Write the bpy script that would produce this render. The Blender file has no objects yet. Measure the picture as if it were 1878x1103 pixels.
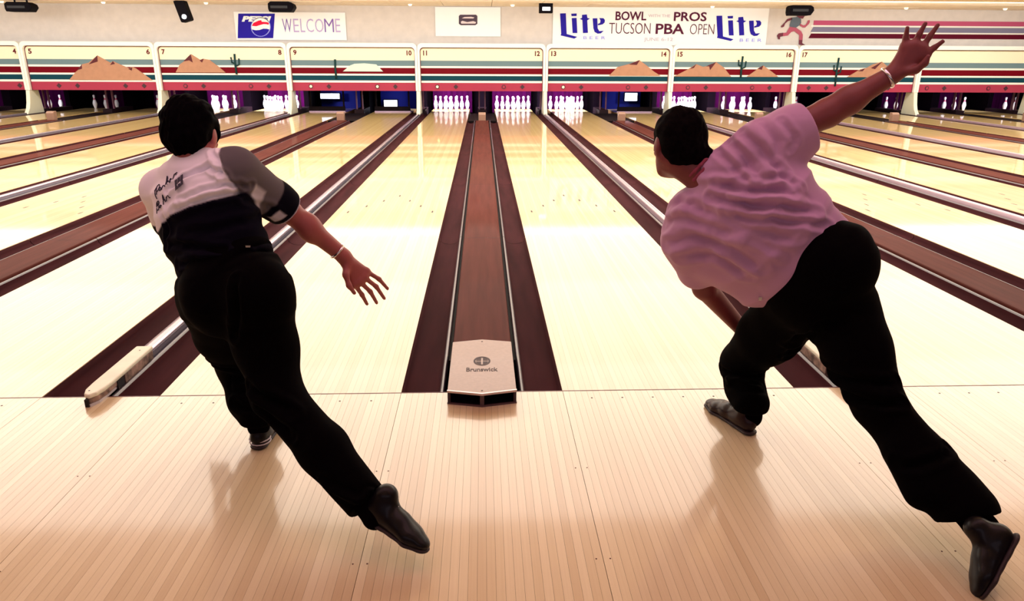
import bpy, bmesh, math, random
import numpy as np
from mathutils import Vector, Matrix
from mathutils.bvhtree import BVHTree

random.seed(7)
np.random.seed(7)
D = bpy.data
SC = bpy.context.scene
COL = SC.collection

# ------------------------------------------------------------------ camera
F, CX, CY, CZ = 1341.5, 0.0124, -2.9755, 1.4157      # focal length in pixels of an 1878 px frame
YAW, PITCH, ROLL = 0.0401, 0.3199, 0.0045
_f = np.array([math.sin(YAW) * math.cos(PITCH), math.cos(YAW) * math.cos(PITCH), -math.sin(PITCH)])
_r0 = np.array([math.cos(YAW), -math.sin(YAW), 0.0])
_u0 = np.cross(_r0, _f)
_r = math.cos(ROLL) * _r0 + math.sin(ROLL) * _u0
_u = -math.sin(ROLL) * _r0 + math.cos(ROLL) * _u0
_C = np.array([CX, CY, CZ])
cam = D.cameras.new('camera')
cam.sensor_width = 36.0
cam.lens = F / 1878 * 36.0
cam.clip_start = 0.05
cam.clip_end = 200
camo = D.objects.new('camera', cam)
COL.objects.link(camo)
M = Matrix(((_r[0], _u[0], -_f[0], CX), (_r[1], _u[1], -_f[1], CY), (_r[2], _u[2], -_f[2], CZ), (0, 0, 0, 1)))
camo.matrix_world = M
SC.camera = camo


def at(x, y, Y):
    """world point at depth Y seen at photograph pixel (x, y)"""
    d = _f + (x - 939) / F * _r - (y - 551.5) / F * _u
    t = (Y - CY) / d[1]
    return _C + t * d


# ------------------------------------------------------------------ view, world, lights
SC.view_settings.view_transform = 'Standard'
SC.view_settings.look = 'None'
SC.view_settings.exposure = 0.0
SC.view_settings.gamma = 1.0
SC.view_settings.use_curve_mapping = False
SC.cycles.use_denoising = True
SC.cycles.max_bounces = 6
SC.cycles.diffuse_bounces = 3
SC.cycles.glossy_bounces = 4
SC.cycles.sample_clamp_indirect = 6
w = D.worlds.new('World')
SC.world = w
w.use_nodes = True
w.node_tree.nodes['Background'].inputs[0].default_value = (0.60, 0.36, 0.44, 1)
w.node_tree.nodes['Background'].inputs[1].default_value = 0.07


def area(name, loc, sx, sy, power, color, rot=(0, 0, 0), spread=180):
    l = D.lights.new(name, 'AREA')
    l.spread = math.radians(spread)
    l.shape = 'RECTANGLE'
    l.size, l.size_y = sx, sy
    l.energy = power
    l.color = color
    o = D.objects.new(name, l)
    o.location = loc
    o.rotation_euler = rot
    COL.objects.link(o)
    return o


WARM = (1.0, 0.97, 0.90)
# luminous ceiling over the lanes; it starts some way beyond the foul line
for y0, y1, rad in ((2.8, 6.4, 2.75), (6.4, 10.4, 2.15), (10.4, 15.2, 1.6)):
    area('luminous_ceiling_light', (0.6, (y0 + y1) / 2, 2.64), 31.0, y1 - y0, rad * math.pi * 31.0 * (y1 - y0), WARM)
# weak lilac fill added behind the camera to lift the white shirt
area('back_fill_light', (0.0, -5.2, 2.3), 8.0, 1.0, 24, (1.0, 0.82, 1.0), (math.radians(62), 0, 0))
# wall washer that lights the masking units and the wall above
area('wall_washer_light', (0.6, 14.6, 2.55), 30.0, 0.35, 300, (0.93, 0.97, 1.0), (math.radians(68), 0, 0))
# pinkish lamps over the approach
area('approach_light', (0.0, -0.75, 2.62), 9.0, 1.3, 36, (1.0, 0.54, 0.68), (math.radians(4), 0, 0), 150)


# ------------------------------------------------------------------ materials
def lin(c):
    return tuple(((v / 255) / 12.92 if v / 255 <= 0.04045 else ((v / 255 + 0.055) / 1.055) ** 2.4) for v in c)


MATS = {}


def mat(name, rgb, rough=0.5, metal=0.0, coat=0.0, coat_rough=0.05, noise=None, bump=None, emit=None, spec=0.5, sheen=0.0):
    m = D.materials.new(name)
    m.use_nodes = True
    nt = m.node_tree
    b = nt.nodes['Principled BSDF']
    c = lin(rgb)
    b.inputs['Base Color'].default_value = (*c, 1)
    b.inputs['Roughness'].default_value = rough
    b.inputs['Metallic'].default_value = metal
    b.inputs['Coat Weight'].default_value = coat
    b.inputs['Coat Roughness'].default_value = coat_rough
    b.inputs['Specular IOR Level'].default_value = spec
    b.inputs['Sheen Weight'].default_value = sheen
    if emit:
        b.inputs['Emission Color'].default_value = (*lin(emit[0]), 1)
        b.inputs['Emission Strength'].default_value = emit[1]
    if noise or bump:
        tc = nt.nodes.new('ShaderNodeTexCoord')
    if noise:       # (scale, amount)
        sc, am = noise
        mp = nt.nodes.new('ShaderNodeMapping')
        mp.inputs['Scale'].default_value = sc if isinstance(sc, tuple) else (sc, sc, sc)
        nt.links.new(tc.outputs['Object'], mp.inputs[0])
        n = nt.nodes.new('ShaderNodeTexNoise')
        n.inputs['Scale'].default_value = 1.0
        n.inputs['Detail'].default_value = 5
        nt.links.new(mp.outputs[0], n.inputs['Vector'])
        r = nt.nodes.new('ShaderNodeValToRGB')
        r.color_ramp.elements[0].position = 0.3
        r.color_ramp.elements[1].position = 0.7
        r.color_ramp.elements[0].color = (*[max(0, v * (1 - am)) for v in c], 1)
        r.color_ramp.elements[1].color = (*[min(1, v * (1 + am)) for v in c], 1)
        nt.links.new(n.outputs['Fac'], r.inputs[0])
        nt.links.new(r.outputs[0], b.inputs['Base Color'])
    if bump:        # (scale, strength, distance)
        n2 = nt.nodes.new('ShaderNodeTexNoise')
        n2.inputs['Scale'].default_value = bump[0]
        n2.inputs['Detail'].default_value = 4
        nt.links.new(tc.outputs['Object'], n2.inputs['Vector'])
        bp = nt.nodes.new('ShaderNodeBump')
        bp.inputs['Strength'].default_value = bump[1]
        bp.inputs['Distance'].default_value = bump[2]
        nt.links.new(n2.outputs['Fac'], bp.inputs['Height'])
        nt.links.new(bp.outputs[0], b.inputs['Normal'])
    MATS[name] = m
    return m


def wood(name, mode, tones, rough, coat, coat_rough, far_tones=None, split=4.6, amp=1.0):
    """maple boards. mode 'object': one board per object, random tone; 'lane': board index from object X"""
    m = D.materials.new(name)
    m.use_nodes = True
    nt = m.node_tree
    N, K = nt.nodes, nt.links
    b = N['Principled BSDF']
    geo = N.new('ShaderNodeNewGeometry')
    tc = N.new('ShaderNodeTexCoord')
    if mode == 'object':
        oi = N.new('ShaderNodeObjectInfo')
        rnd = oi.outputs['Random']
    else:
        sx = N.new('ShaderNodeSeparateXYZ')
        K.new(tc.outputs['Object'], sx.inputs[0])
        dv = N.new('ShaderNodeMath'); dv.operation = 'DIVIDE'
        K.new(sx.outputs[0], dv.inputs[0]); dv.inputs[1].default_value = 1.0541 / 39
        fl = N.new('ShaderNodeMath'); fl.operation = 'FLOOR'
        K.new(dv.outputs[0], fl.inputs[0])
        oi = N.new('ShaderNodeObjectInfo')
        ad = N.new('ShaderNodeMath'); ad.operation = 'MULTIPLY_ADD'
        K.new(oi.outputs['Random'], ad.inputs[0]); ad.inputs[1].default_value = 91.0
        K.new(fl.outputs[0], ad.inputs[2])
        wn = N.new('ShaderNodeTexWhiteNoise'); wn.noise_dimensions = '1D'
        K.new(ad.outputs[0], wn.inputs['W'])
        rnd = wn.outputs['Value']
    # long grain
    mp = N.new('ShaderNodeMapping')
    mp.inputs['Scale'].default_value = (150, 2.2, 150)
    K.new(geo.outputs['Position'], mp.inputs[0])
    ns = N.new('ShaderNodeTexNoise'); ns.inputs['Scale'].default_value = 1.0; ns.inputs['Detail'].default_value = 4
    K.new(mp.outputs[0], ns.inputs['Vector'])
    # per-board 0..1 plus grain
    a1 = N.new('ShaderNodeMath'); a1.operation = 'MULTIPLY_ADD'
    K.new(ns.outputs['Fac'], a1.inputs[0]); a1.inputs[1].default_value = 0.55 * amp
    k0 = N.new('ShaderNodeMath'); k0.operation = 'MULTIPLY_ADD'
    K.new(rnd, k0.inputs[0]); k0.inputs[1].default_value = 0.85; k0.inputs[2].default_value = -0.2
    K.new(k0.outputs[0], a1.inputs[2])

    def ramp(t):
        r = N.new('ShaderNodeValToRGB')
        e = r.color_ramp.elements
        e[0].position = 0.0; e[0].color = (*lin(t[0]), 1)
        e[1].position = 1.0; e[1].color = (*lin(t[2]), 1)
        x = e.new(0.5); x.color = (*lin(t[1]), 1)
        K.new(a1.outputs[0], r.inputs[0])
        return r
    r1 = ramp(tones)
    out = r1.outputs[0]
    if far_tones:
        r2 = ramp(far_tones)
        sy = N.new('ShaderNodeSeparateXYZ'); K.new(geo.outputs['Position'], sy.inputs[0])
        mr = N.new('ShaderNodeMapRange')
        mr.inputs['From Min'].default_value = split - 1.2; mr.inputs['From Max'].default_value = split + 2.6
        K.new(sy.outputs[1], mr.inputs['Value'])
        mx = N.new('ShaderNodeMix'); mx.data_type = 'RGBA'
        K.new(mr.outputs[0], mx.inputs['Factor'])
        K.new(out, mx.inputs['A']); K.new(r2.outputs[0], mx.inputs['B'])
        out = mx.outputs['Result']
    K.new(out, b.inputs['Base Color'])
    b.inputs['Roughness'].default_value = rough
    b.inputs['Coat Weight'].default_value = coat
    b.inputs['Coat Roughness'].default_value = coat_rough
    MATS[name] = m
    return m


wood('approach_wood', 'object', ((218, 190, 146), (228, 204, 160), (238, 216, 174)), 0.34, 1.0, 0.10)
NEAR = ((234, 200, 150), (240, 210, 164), (246, 220, 178))
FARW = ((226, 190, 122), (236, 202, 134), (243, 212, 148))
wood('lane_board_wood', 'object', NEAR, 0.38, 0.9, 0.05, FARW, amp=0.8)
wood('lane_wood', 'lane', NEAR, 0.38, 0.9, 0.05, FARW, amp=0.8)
mat('seam_dark', (92, 52, 44), 0.8)
mat('lane_base', (176, 128, 84), 0.6)
mat('foul_red', (96, 34, 40), 0.5)
mat('gutter', (64, 30, 34), 0.8, spec=0.04, noise=((9, 1.2, 9), 0.28))
mat('gutter_lip', (66, 50, 62), 0.3, coat=0.3)
mat('groove', (28, 14, 20), 0.7)
mat('cap_brown', (92, 46, 40), 0.85, spec=0.04, coat=0.07, coat_rough=0.07, noise=((22, 1.5, 22), 0.16))
mat('cap_trim', (92, 66, 66), 0.4)
mat('rail', (168, 142, 158), 0.28, metal=0.35, coat=0.6, coat_rough=0.1, noise=((30, 0.8, 30), 0.14))
mat('rail_bright', (212, 204, 222), 0.18, metal=0.7)
mat('end_cap_cream', (254, 248, 222), 0.45, noise=(14, 0.06))
mat('end_cap_scuffed', (150, 122, 108), 0.6, noise=(26, 0.75))
mat('rubber', (22, 14, 20), 0.7)
mat('hood_tan', (162, 126, 108), 0.38, coat=0.3, noise=(70, 0.07))
mat('hood_edge', (206, 186, 184), 0.25, metal=0.6)
mat('black', (10, 6, 10), 0.6)
mat('print_dark', (60, 36, 44), 0.6)
mat('mask_cream', (250, 240, 208), 0.55, spec=0.1)
mat('mask_white', (252, 248, 236), 0.5, spec=0.1)
mat('mask_greyblue', (112, 136, 142), 0.55, spec=0.1)
mat('mask_red', (112, 2, 22), 0.5, spec=0.1)
mat('mask_teal', (18, 66, 80), 0.5, spec=0.1)
mat('mask_pink', (172, 62, 84), 0.5, spec=0.1)
mat('mask_number', (104, 34, 40), 0.6, spec=0.1)
mat('sand', (184, 134, 104), 0.7, noise=(9, 0.07))
mat('sand_shade', (96, 48, 54), 0.7, spec=0.1)
mat('pale_hill', (214, 230, 216), 0.6, spec=0.1)
mat('cactus', (30, 62, 62), 0.6, spec=0.1)
mat('indicator_dark', (66, 34, 46), 0.5)
mat('indicator_lit', (255, 236, 190), 0.4, emit=((255, 230, 180), 0.5))
mat('frame_white', (253, 250, 238), 0.42)
mat('frame_pinstripe', (112, 44, 56), 0.5)
mat('post_cream', (240, 238, 214), 0.42)
mat('pin_white', (250, 248, 250), 0.22, coat=0.6)
mat('pin_red', (226, 90, 130), 0.3)
mat('pit_black', (5, 1, 5), 0.9, spec=0.03)
mat('pit_curtain', (46, 2, 40), 0.9, spec=0.03, noise=((14, 14, 1), 0.4))
mat('pit_curtain_glow_tint', (22, 28, 100), 0.8, spec=0.1)  # curtain copy with the blue machine glow put into its colour
mat('pit_lilac', (110, 66, 92), 0.5)
mat('pit_metal', (34, 20, 26), 0.6, spec=0.1)
mat('sweep', (20, 11, 16), 0.7, spec=0.1)
mat('lane_edge_lilac', (200, 170, 200), 0.4)
mat('machine_lamp', (245, 245, 255), 0.4, emit=((236, 240, 255), 3.2))
mat('wall', (222, 212, 204), 0.85, noise=(5, 0.05), bump=(90, 0.35, 0.01))
mat('ceiling_tile', (246, 232, 212), 0.85, noise=(7, 0.08))
mat('ceiling_base', (120, 84, 76), 0.9)
mat('side_wall', (170, 140, 130), 0.9)
mat('trim_pink', (190, 84, 118), 0.6, spec=0.1)
mat('trim_grey', (128, 124, 148), 0.6, spec=0.1)
mat('trim_maroon', (92, 6, 34), 0.6, spec=0.1)
mat('banner', (252, 251, 250), 0.6)
mat('banner_blue', (38, 24, 158), 0.5, spec=0.1)
mat('banner_red', (236, 20, 64), 0.5, spec=0.1)
mat('banner_violet', (128, 92, 176), 0.6)
mat('banner_violet_pale', (190, 168, 214), 0.6)
mat('banner_maroon', (86, 26, 56), 0.6, spec=0.1)
mat('banner_faint', (206, 186, 196), 0.6)
mat('banner_paleblue', (150, 150, 236), 0.6)
mat('badge_dark', (54, 20, 48), 0.5)
mat('badge_light', (226, 206, 206), 0.5)
mat('device_dark', (9, 4, 9), 0.7, spec=0.08)
mat('device_lens', (235, 240, 255), 0.3, emit=((240, 244, 255), 1.6))
mat('bulb', (255, 240, 200), 0.4, emit=((255, 236, 190), 2.0))
mat('figure_teal', (84, 96, 108), 0.6)
mat('figure_red', (176, 72, 96), 0.6)
mat('figure_dark', (104, 18, 44), 0.6)
mat('skin_a', (164, 84, 80), 0.5, noise=(14, 0.08), bump=(60, 0.15, 0.002))
mat('skin_b', (124, 54, 56), 0.5, noise=(14, 0.10), bump=(60, 0.15, 0.002))
mat('hair_black', (5, 3, 5), 0.8, noise=(60, 0.5), bump=(160, 0.4, 0.003), spec=0.02)
mat('hair_brown', (10, 6, 7), 0.8, noise=(70, 0.6), bump=(190, 0.5, 0.003), spec=0.02)
mat('trousers_black', (3, 1, 2), 0.95, bump=(240, 0.15, 0.001), spec=0.05)
mat('pink_shirt', (196, 148, 184), 0.8, noise=(6, 0.06), bump=(300, 0.12, 0.001), sheen=0.2)
mat('pink_shirt_collar', (150, 60, 84), 0.8)
mat('shoe_black', (10, 6, 9), 0.4, coat=0.08, spec=0.2)
mat('shoe_brown', (38, 18, 20), 0.4, coat=0.12, spec=0.2)
mat('sole_light', (214, 204, 206), 0.6)
mat('sole_dark', (40, 24, 28), 0.6)
mat('sock_dark', (6, 3, 5), 0.95, spec=0.03)
mat('chrome', (220, 220, 228), 0.15, metal=1.0)
mat('eye_white', (225, 220, 215), 0.3)
mat('eye_dark', (20, 12, 10), 0.2)
mat('lips', (150, 72, 70), 0.5)
mat('ink', (30, 22, 52), 0.7)


# shirt with colour blocks carried by a colour attribute
def shirt_mat():
    m = D.materials.new('blocked_shirt')
    m.use_nodes = True
    nt = m.node_tree
    b = nt.nodes['Principled BSDF']
    a = nt.nodes.new('ShaderNodeAttribute'); a.attribute_name = 'dye'
    nt.links.new(a.outputs['Color'], b.inputs['Base Color'])
    b.inputs['Roughness'].default_value = 0.8
    b.inputs['Specular IOR Level'].default_value = 0.04
    MATS['blocked_shirt'] = m


shirt_mat()


# ------------------------------------------------------------------ helpers
def tag(o, label=None, cat=None, group=None, kind=None):
    if label: o['label'] = label
    if cat: o['category'] = cat
    if group: o['group'] = group
    if kind: o['kind'] = kind
    return o


def empty(name, loc=(0, 0, 0)):
    o = D.objects.new(name, None)
    o.location = loc
    o.empty_display_size = 0.1
    COL.objects.link(o)
    return o


class MB:
    def __init__(s):
        s.v, s.f, s.m, s.mats = [], [], [], []

    def mi(s, m):
        if m not in s.mats: s.mats.append(m)
        return s.mats.index(m)

    def box(s, x0, x1, y0, y1, z0, z1, m=None):
        i = len(s.v)
        s.v += [(x, y, z) for z in (z0, z1) for y in (y0, y1) for x in (x0, x1)]
        k = s.mi(m)
        for f in ((0, 2, 3, 1), (4, 5, 7, 6), (0, 1, 5, 4), (2, 6, 7, 3), (0, 4, 6, 2), (1, 3, 7, 5)):
            s.f.append(tuple(i + a for a in f)); s.m.append(k)
        return s

    def prism(s, poly, fn, a, b, m=None):
        """poly: list of 2D points, fn(p, t) -> 3D at extrude value t"""
        i = len(s.v); n = len(poly); k = s.mi(m)
        s.v += [tuple(fn(p, a)) for p in poly] + [tuple(fn(p, b)) for p in poly]
        s.f.append(tuple(range(i, i + n))); s.m.append(k)
        s.f.append(tuple(range(i + 2 * n - 1, i + n - 1, -1))); s.m.append(k)
        for j in range(n):
            s.f.append((i + j, i + n + j, i + n + (j + 1) % n, i + (j + 1) % n)); s.m.append(k)
        return s

    def xz(s, poly, y0, y1, m=None):
        return s.prism(poly, lambda p, t: (p[0], t, p[1]), y0, y1, m)

    def yz(s, poly, x0, x1, m=None):
        return s.prism(poly, lambda p, t: (t, p[0], p[1]), x0, x1, m)

    def xy(s, poly, z0, z1, m=None):
        return s.prism(poly, lambda p, t: (p[0], p[1], t), z0, z1, m)

    def strip(s, prof, y0, y1, m=None):
        """open profile (x,z) extruded along Y"""
        i = len(s.v); n = len(prof); k = s.mi(m)
        s.v += [(p[0], y0, p[1]) for p in prof] + [(p[0], y1, p[1]) for p in prof]
        for j in range(n - 1):
            s.f.append((i + j, i + j + 1, i + n + j + 1, i + n + j)); s.m.append(k)
        return s

    def lathe(s, prof, n=14, m=None, mfn=None, c=(0, 0, 0)):
        i = len(s.v)
        for r, z in prof:
            for a in range(n):
                t = 2 * math.pi * a / n
                s.v.append((c[0] + r * math.cos(t), c[1] + r * math.sin(t), c[2] + z))
        for j in range(len(prof) - 1):
            k = s.mi(mfn((prof[j][1] + prof[j + 1][1]) / 2) if mfn else m)
            for a in range(n):
                b = (a + 1) % n
                s.f.append((i + j * n + a, i + j * n + b, i + (j + 1) * n + b, i + (j + 1) * n + a)); s.m.append(k)
        return s

    def tube(s, pts, r, n=8, m=None):
        i = len(s.v); k = s.mi(m); pts = [Vector(p) for p in pts]
        for j, p in enumerate(pts):
            d = (pts[min(j + 1, len(pts) - 1)] - pts[max(j - 1, 0)]).normalized()
            a = d.orthogonal().normalized() if abs(d.z) > .9 else Vector((0, 0, 1)).cross(d).normalized()
            b = d.cross(a)
            for q in range(n):
                t = 2 * math.pi * q / n
                s.v.append(tuple(p + a * (r * math.cos(t)) + b * (r * math.sin(t))))
        for j in range(len(pts) - 1):
            for q in range(n):
                q2 = (q + 1) % n
                s.f.append((i + j * n + q, i + j * n + q2, i + (j + 1) * n + q2, i + (j + 1) * n + q)); s.m.append(k)
        s.f.append(tuple(range(i + n - 1, i - 1, -1))); s.m.append(k)
        s.f.append(tuple(range(i + (len(pts) - 1) * n, i + len(pts) * n))); s.m.append(k)
        return s

    def mesh(s, name, m=None):
        me = D.meshes.new(name)
        me.from_pydata(s.v, [], s.f)
        for x in s.mats:
            me.materials.append(MATS[x or m])
        me.polygons.foreach_set('material_index', s.m)
        bm = bmesh.new(); bm.from_mesh(me)
        bmesh.ops.recalc_face_normals(bm, faces=bm.faces)
        bm.to_mesh(me); bm.free()
        me.update()
        return me

    def build(s, name, m=None, parent=None, loc=(0, 0, 0), smooth=False, bevel=0):
        me = s.mesh(name, m)
        if smooth:
            me.polygons.foreach_set('use_smooth', [True] * len(me.polygons))
        o = D.objects.new(name, me)
        o.location = loc
        COL.objects.link(o)
        if parent is not None:
            o.parent = parent
            o.location = Vector(loc) - Vector(parent.location)
        if bevel:
            b = o.modifiers.new('bevel', 'BEVEL'); b.width = bevel; b.segments = 2; b.limit_method = 'ANGLE'
        return o


def link_mesh(name, me, parent=None, loc=(0, 0, 0)):
    o = D.objects.new(name, me)
    COL.objects.link(o)
    o.location = loc
    if parent is not None:
        o.parent = parent
        o.location = Vector(loc) - Vector(parent.location)
    return o


def text_mesh(s, x0, x1, z0, z1, Y, bold=0.0, shear=0.0, space=1.0, thick=0.004):
    """flat lettering facing -Y fitted to a box in the XZ plane (front at Y)"""
    c = D.curves.new('lettering', 'FONT')
    c.body = s; c.size = 1.0; c.offset = bold; c.shear = shear; c.space_character = space; c.extrude = 0.01
    c.resolution_u = 3
    t = D.objects.new('lettering', c)
    COL.objects.link(t)
    dg = bpy.context.evaluated_depsgraph_get()
    me = D.meshes.new_from_object(t.evaluated_get(dg))
    D.objects.remove(t)
    v = np.empty(len(me.vertices) * 3); me.vertices.foreach_get('co', v); v = v.reshape(-1, 3)
    a, b = v.min(0), v.max(0)
    o = np.empty_like(v)
    o[:, 0] = x0 + (v[:, 0] - a[0]) / (b[0] - a[0]) * (x1 - x0)
    o[:, 2] = z0 + (v[:, 1] - a[1]) / (b[1] - a[1]) * (z1 - z0)
    o[:, 1] = Y - (v[:, 2] - a[2]) / (b[2] - a[2]) * thick
    me.vertices.foreach_set('co', o.ravel()); me.update()
    return me


def lettering(s, m, parent, x0, x1, z0, z1, Y, name='lettering', **kw):
    me = text_mesh(s, x0, x1, z0, z1, Y, **kw)
    me.materials.clear(); me.materials.append(MATS[m])
    return link_mesh(name, me, parent)


# ------------------------------------------------------------------ layout
LW = 1.0541          # lane width
WA, WB = 0.720, 0.510   # strip with the ball return (A) and with the rail (B)
PITCHX = 2 * LW + WA + WB
YM = 17.16           # masking units
LEND = 19.30


def lane_x(n):
    k = (n - 11) // 2
    return k * PITCHX + (-WA / 2 - LW if n % 2 else WA / 2)


LANES = range(3, 23)
NW = 'zero one two three four five six seven eight nine ten eleven twelve thirteen fourteen fifteen sixteen seventeen eighteen nineteen twenty twenty-one twenty-two twenty-three twenty-four'.split()

# ------------------------------------------------------------------ setting: walls, ceiling, floor
XL, XR = -15.6, 18.6
YW = 17.42
ZC = 2.69
mb = MB(); mb.box(XL, XR, YW, YW + .2, 0.9, ZC + .3)
tag(mb.build('wall_back', 'wall'), kind='structure')
mb = MB(); mb.box(XL - .2, XL, -6.5, 20.6, -0.3, ZC + .3)
tag(mb.build('wall_left', 'side_wall'), kind='structure')
mb = MB(); mb.box(XR, XR + .2, -6.5, 20.6, -0.3, ZC + .3)
tag(mb.build('wall_right', 'side_wall'), kind='structure')
mb = MB(); mb.box(XL, XR, 20.2, 20.4, -0.3, ZC)
tag(mb.build('wall_pit', 'pit_black'), kind='structure')

# ceiling slab with laid-in tiles; tiles in the visible last rows are single pieces
mb = MB(); mb.box(XL, XR, -6.5, 20.4, ZC + .03, ZC + .2)
ceil = tag(mb.build('ceiling', 'ceiling_base'), kind='structure')
TW, TL = 1.22, 0.61
tile = MB().box(0.006, TW - .006, .006, TL - .006, 0, .03).mesh('tile', 'ceiling_tile')
nx = int((XR - XL) / TW)
rest = MB()
for j in range(int((YW + 4.0) / TL)):
    y = YW - (j + 1) * TL
    for i in range(nx + 1):
        x = XL + i * TW
        if j < 7:
            dz = random.uniform(-.003, .003)
            o = link_mesh('tile', tile, ceil, (x - (0 if i < nx else .02), y, ZC + dz))
        else:
            rest.box(x + .006, x + TW - .006, y + .006, y + TL - .006, ZC, ZC + .03)
tag(rest.build('tile_field', 'ceiling_tile', ceil), kind='stuff')

# approach floor of maple boards
mb = MB(); mb.box(XL, XR, -6.5, -0.004, -0.25, -0.014)
floor = tag(mb.build('floor', 'seam_dark'), kind='structure')
BP = LW / 39
board = MB().box(0.0003, BP - .0003, -3.6, -0.004, -0.016, 0.0).mesh('board', 'approach_wood')
brest = MB()


def board_run(x0, x1):
    n = max(1, round((x1 - x0) / BP))
    p = (x1 - x0) / n
    for i in range(n):
        x = x0 + i * p
        g0 = .0011 if i == 0 else 0
        if -3.0 < x < 3.05:
            o = link_mesh('board', board, floor, (x + g0, 0, random.uniform(-.00015, .00015)))
            o.scale = ((p - g0) / BP, 1, 1)
        else:
            brest.box(x + .0003, x + p - .0003, -3.6, -.004, -.016, 0)


edges = []
for n in LANES:
    edges += [lane_x(n), lane_x(n) + LW]
edges = [XL] + edges + [XR]
for a, b in zip(edges[:-1], edges[1:]):
    board_run(a, b)
tag(brest.build('board_field', 'approach_wood', floor), kind='stuff')
mb = MB(); mb.box(XL, XR, -6.5, -3.603, -.016, 0)
mb.build('board_landing', 'approach_wood', floor)
# dots and screws on the approach
dots = MB()


def disc(mbx, x, y, z, r, n=8, h=.0006):
    mbx.xy([(x + r * math.cos(2 * math.pi * i / n), y + r * math.sin(2 * math.pi * i / n)) for i in range(n)], z, z + h)


for n in (10, 11, 12, 13):
    x0 = lane_x(n)
    for q in range(7):
        d = MB(); disc(d, x0 + (4.5 + q * 5) * BP, -.075, 0.0001, .0045)
        d.build('approach_dot', 'print_dark', floor)
for n in (10, 11, 12, 13):
    for ex in (lane_x(n), lane_x(n) + LW):
        for y in (-.65, -1.16, -1.75):
            for s_ in (-.02, .022):
                d = MB(); disc(d, ex + s_, y, .0001, .0028)
                d.build('screw', 'seam_dark', floor)

mb = MB(); mb.box(XL, XR, 0.0, 20.2, -.40, -.30)
tag(mb.build('floor', 'pit_black'), kind='structure')

# foul line
mb = MB(); mb.box(XL + .2, XR - .2, -0.0035, 0.0035, -.02, 0.0005)
tag(mb.build('foul_line', 'foul_red'), 'thin dark red foul line crossing between the approach boards and the lanes', 'line')

# ------------------------------------------------------------------ lanes
lane_board = MB().box(0.0002, BP - .0002, 0.0045, LEND, -0.012, 0.0).mesh('board', 'lane_board_wood')
lane_top = MB().box(0, LW, 0.0045, LEND, -0.012, 0.0).mesh('lane_surface', 'lane_wood')
lane_base = MB().box(0, LW, 0.0045, LEND, -0.16, -0.0125).mesh('lane_base', 'lane_base')
arrow = MB().xy([(-.007, -.075), (.007, -.075), (.0085, -.02), (0, .03), (-.0085, -.02)], .0002, .0007).mesh('lane_arrow', 'print_dark')
for n in LANES:
    x0 = lane_x(n)
    root = empty('bowling_lane', (x0, 0, 0))
    nb = {11: 'between the two bowlers, left of the tan ball return hood', 12: 'between the tan ball return hood and the bowler in pink',
          10: 'passing behind the bowler in the black and white shirt'}.get(n)
    tag(root, 'polished maple lane that ends under the number %s' % NW[n] if not nb else 'polished maple lane %s' % nb, 'lane', 'bowling lanes')
    link_mesh('lane_base', lane_base, root, (x0, 0, 0))
    if n in (10, 11, 12, 13):
        for i in range(39):
            link_mesh('board', lane_board, root, (x0 + i * BP, 0, random.uniform(-.0001, .0001)))
    else:
        link_mesh('lane_surface', lane_top, root, (x0, 0, 0))
    if 8 <= n <= 15:
        for q in range(7):
            o = link_mesh('lane_arrow', arrow, root, (x0 + (4.5 + q * 5) * BP, 4.95 - abs(q - 3) * .29, 0))


# ------------------------------------------------------------------ gutters
def gutter_mesh(wd, flip):
    """channel from the lane edge (u=0) to the inner lip (u=wd)"""
    pr = [(0.0, -.004), (.004, -.012)]
    lip = .016
    for i in range(13):
        t = math.pi * i / 12
        pr.append((.008 + (wd - .014 - lip) * (1 - math.cos(t)) / 2, -.014 - .050 * math.sin(t) ** .8))
    q = [(wd - lip - .004, -.010), (wd - lip + .001, -.003), (wd - lip / 2, 0.0), (wd - .001, -.003), (wd, -.012), (wd, -.060)]
    s = -1 if flip else 1
    m = MB()
    m.strip([(s * a, b) for a, b in pr + q[:1]], 0.003, 2.995, 'gutter')
    m.strip([(s * a, b) for a, b in q], 0.003, 2.995, 'gutter_lip')
    me = m.mesh('gutter_section', 'gutter')
    me.polygons.foreach_set('use_smooth', [True] * len(me.polygons))
    return me


GA, GB = 0.190, 0.215
G = {(w_, f): gutter_mesh(w_, f) for w_ in (GA, GB) for f in (0, 1)}
for n in LANES:
    x0 = lane_x(n)
    for side in (0, 1):
        odd = n % 2 == 1
        isA = (odd and side == 1) or (not odd and side == 0)
        wd = GA if isA else GB
        xe = x0 + (LW if side else 0)
        root = empty('gutter', (xe, 0, 0))
        tag(root, 'dark brown gutter channel along the %s edge of lane %s' % ('right' if side else 'left', NW[n]), 'gutter', 'gutters beside the lanes')
        for k in range(5 if isA else 6):
            link_mesh('gutter_section', G[(wd, 0 if side else 1)], root, (xe, k * 3.0, 0))

# ------------------------------------------------------------------ strip A: ball return covers with hoods; strip B: rails
cover = MB()
cover.strip([(-.150, -.06), (-.150, .004), (-.146, .010), (-.128, .012), (.128, .012), (.146, .010), (.150, .004), (.150, -.06)], .492, 14.86, 'cap_brown')
groove = MB().box(-WA / 2 + GA, WA / 2 - GA, 0.492, 17.55, -.09, -.055).mesh('groove_floor', 'groove')
grooveB = MB().box(-WB / 2 + GB, WB / 2 - GB, 0.47, 17.55, -.09, -.055).mesh('groove_floor', 'groove')
cover_me = cover.mesh('cover_panel', 'cap_brown')
joint_me = MB().box(-.149, .149, -.0015, .0015, .0118, .0126).mesh('cover_joint', 'print_dark')


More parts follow.
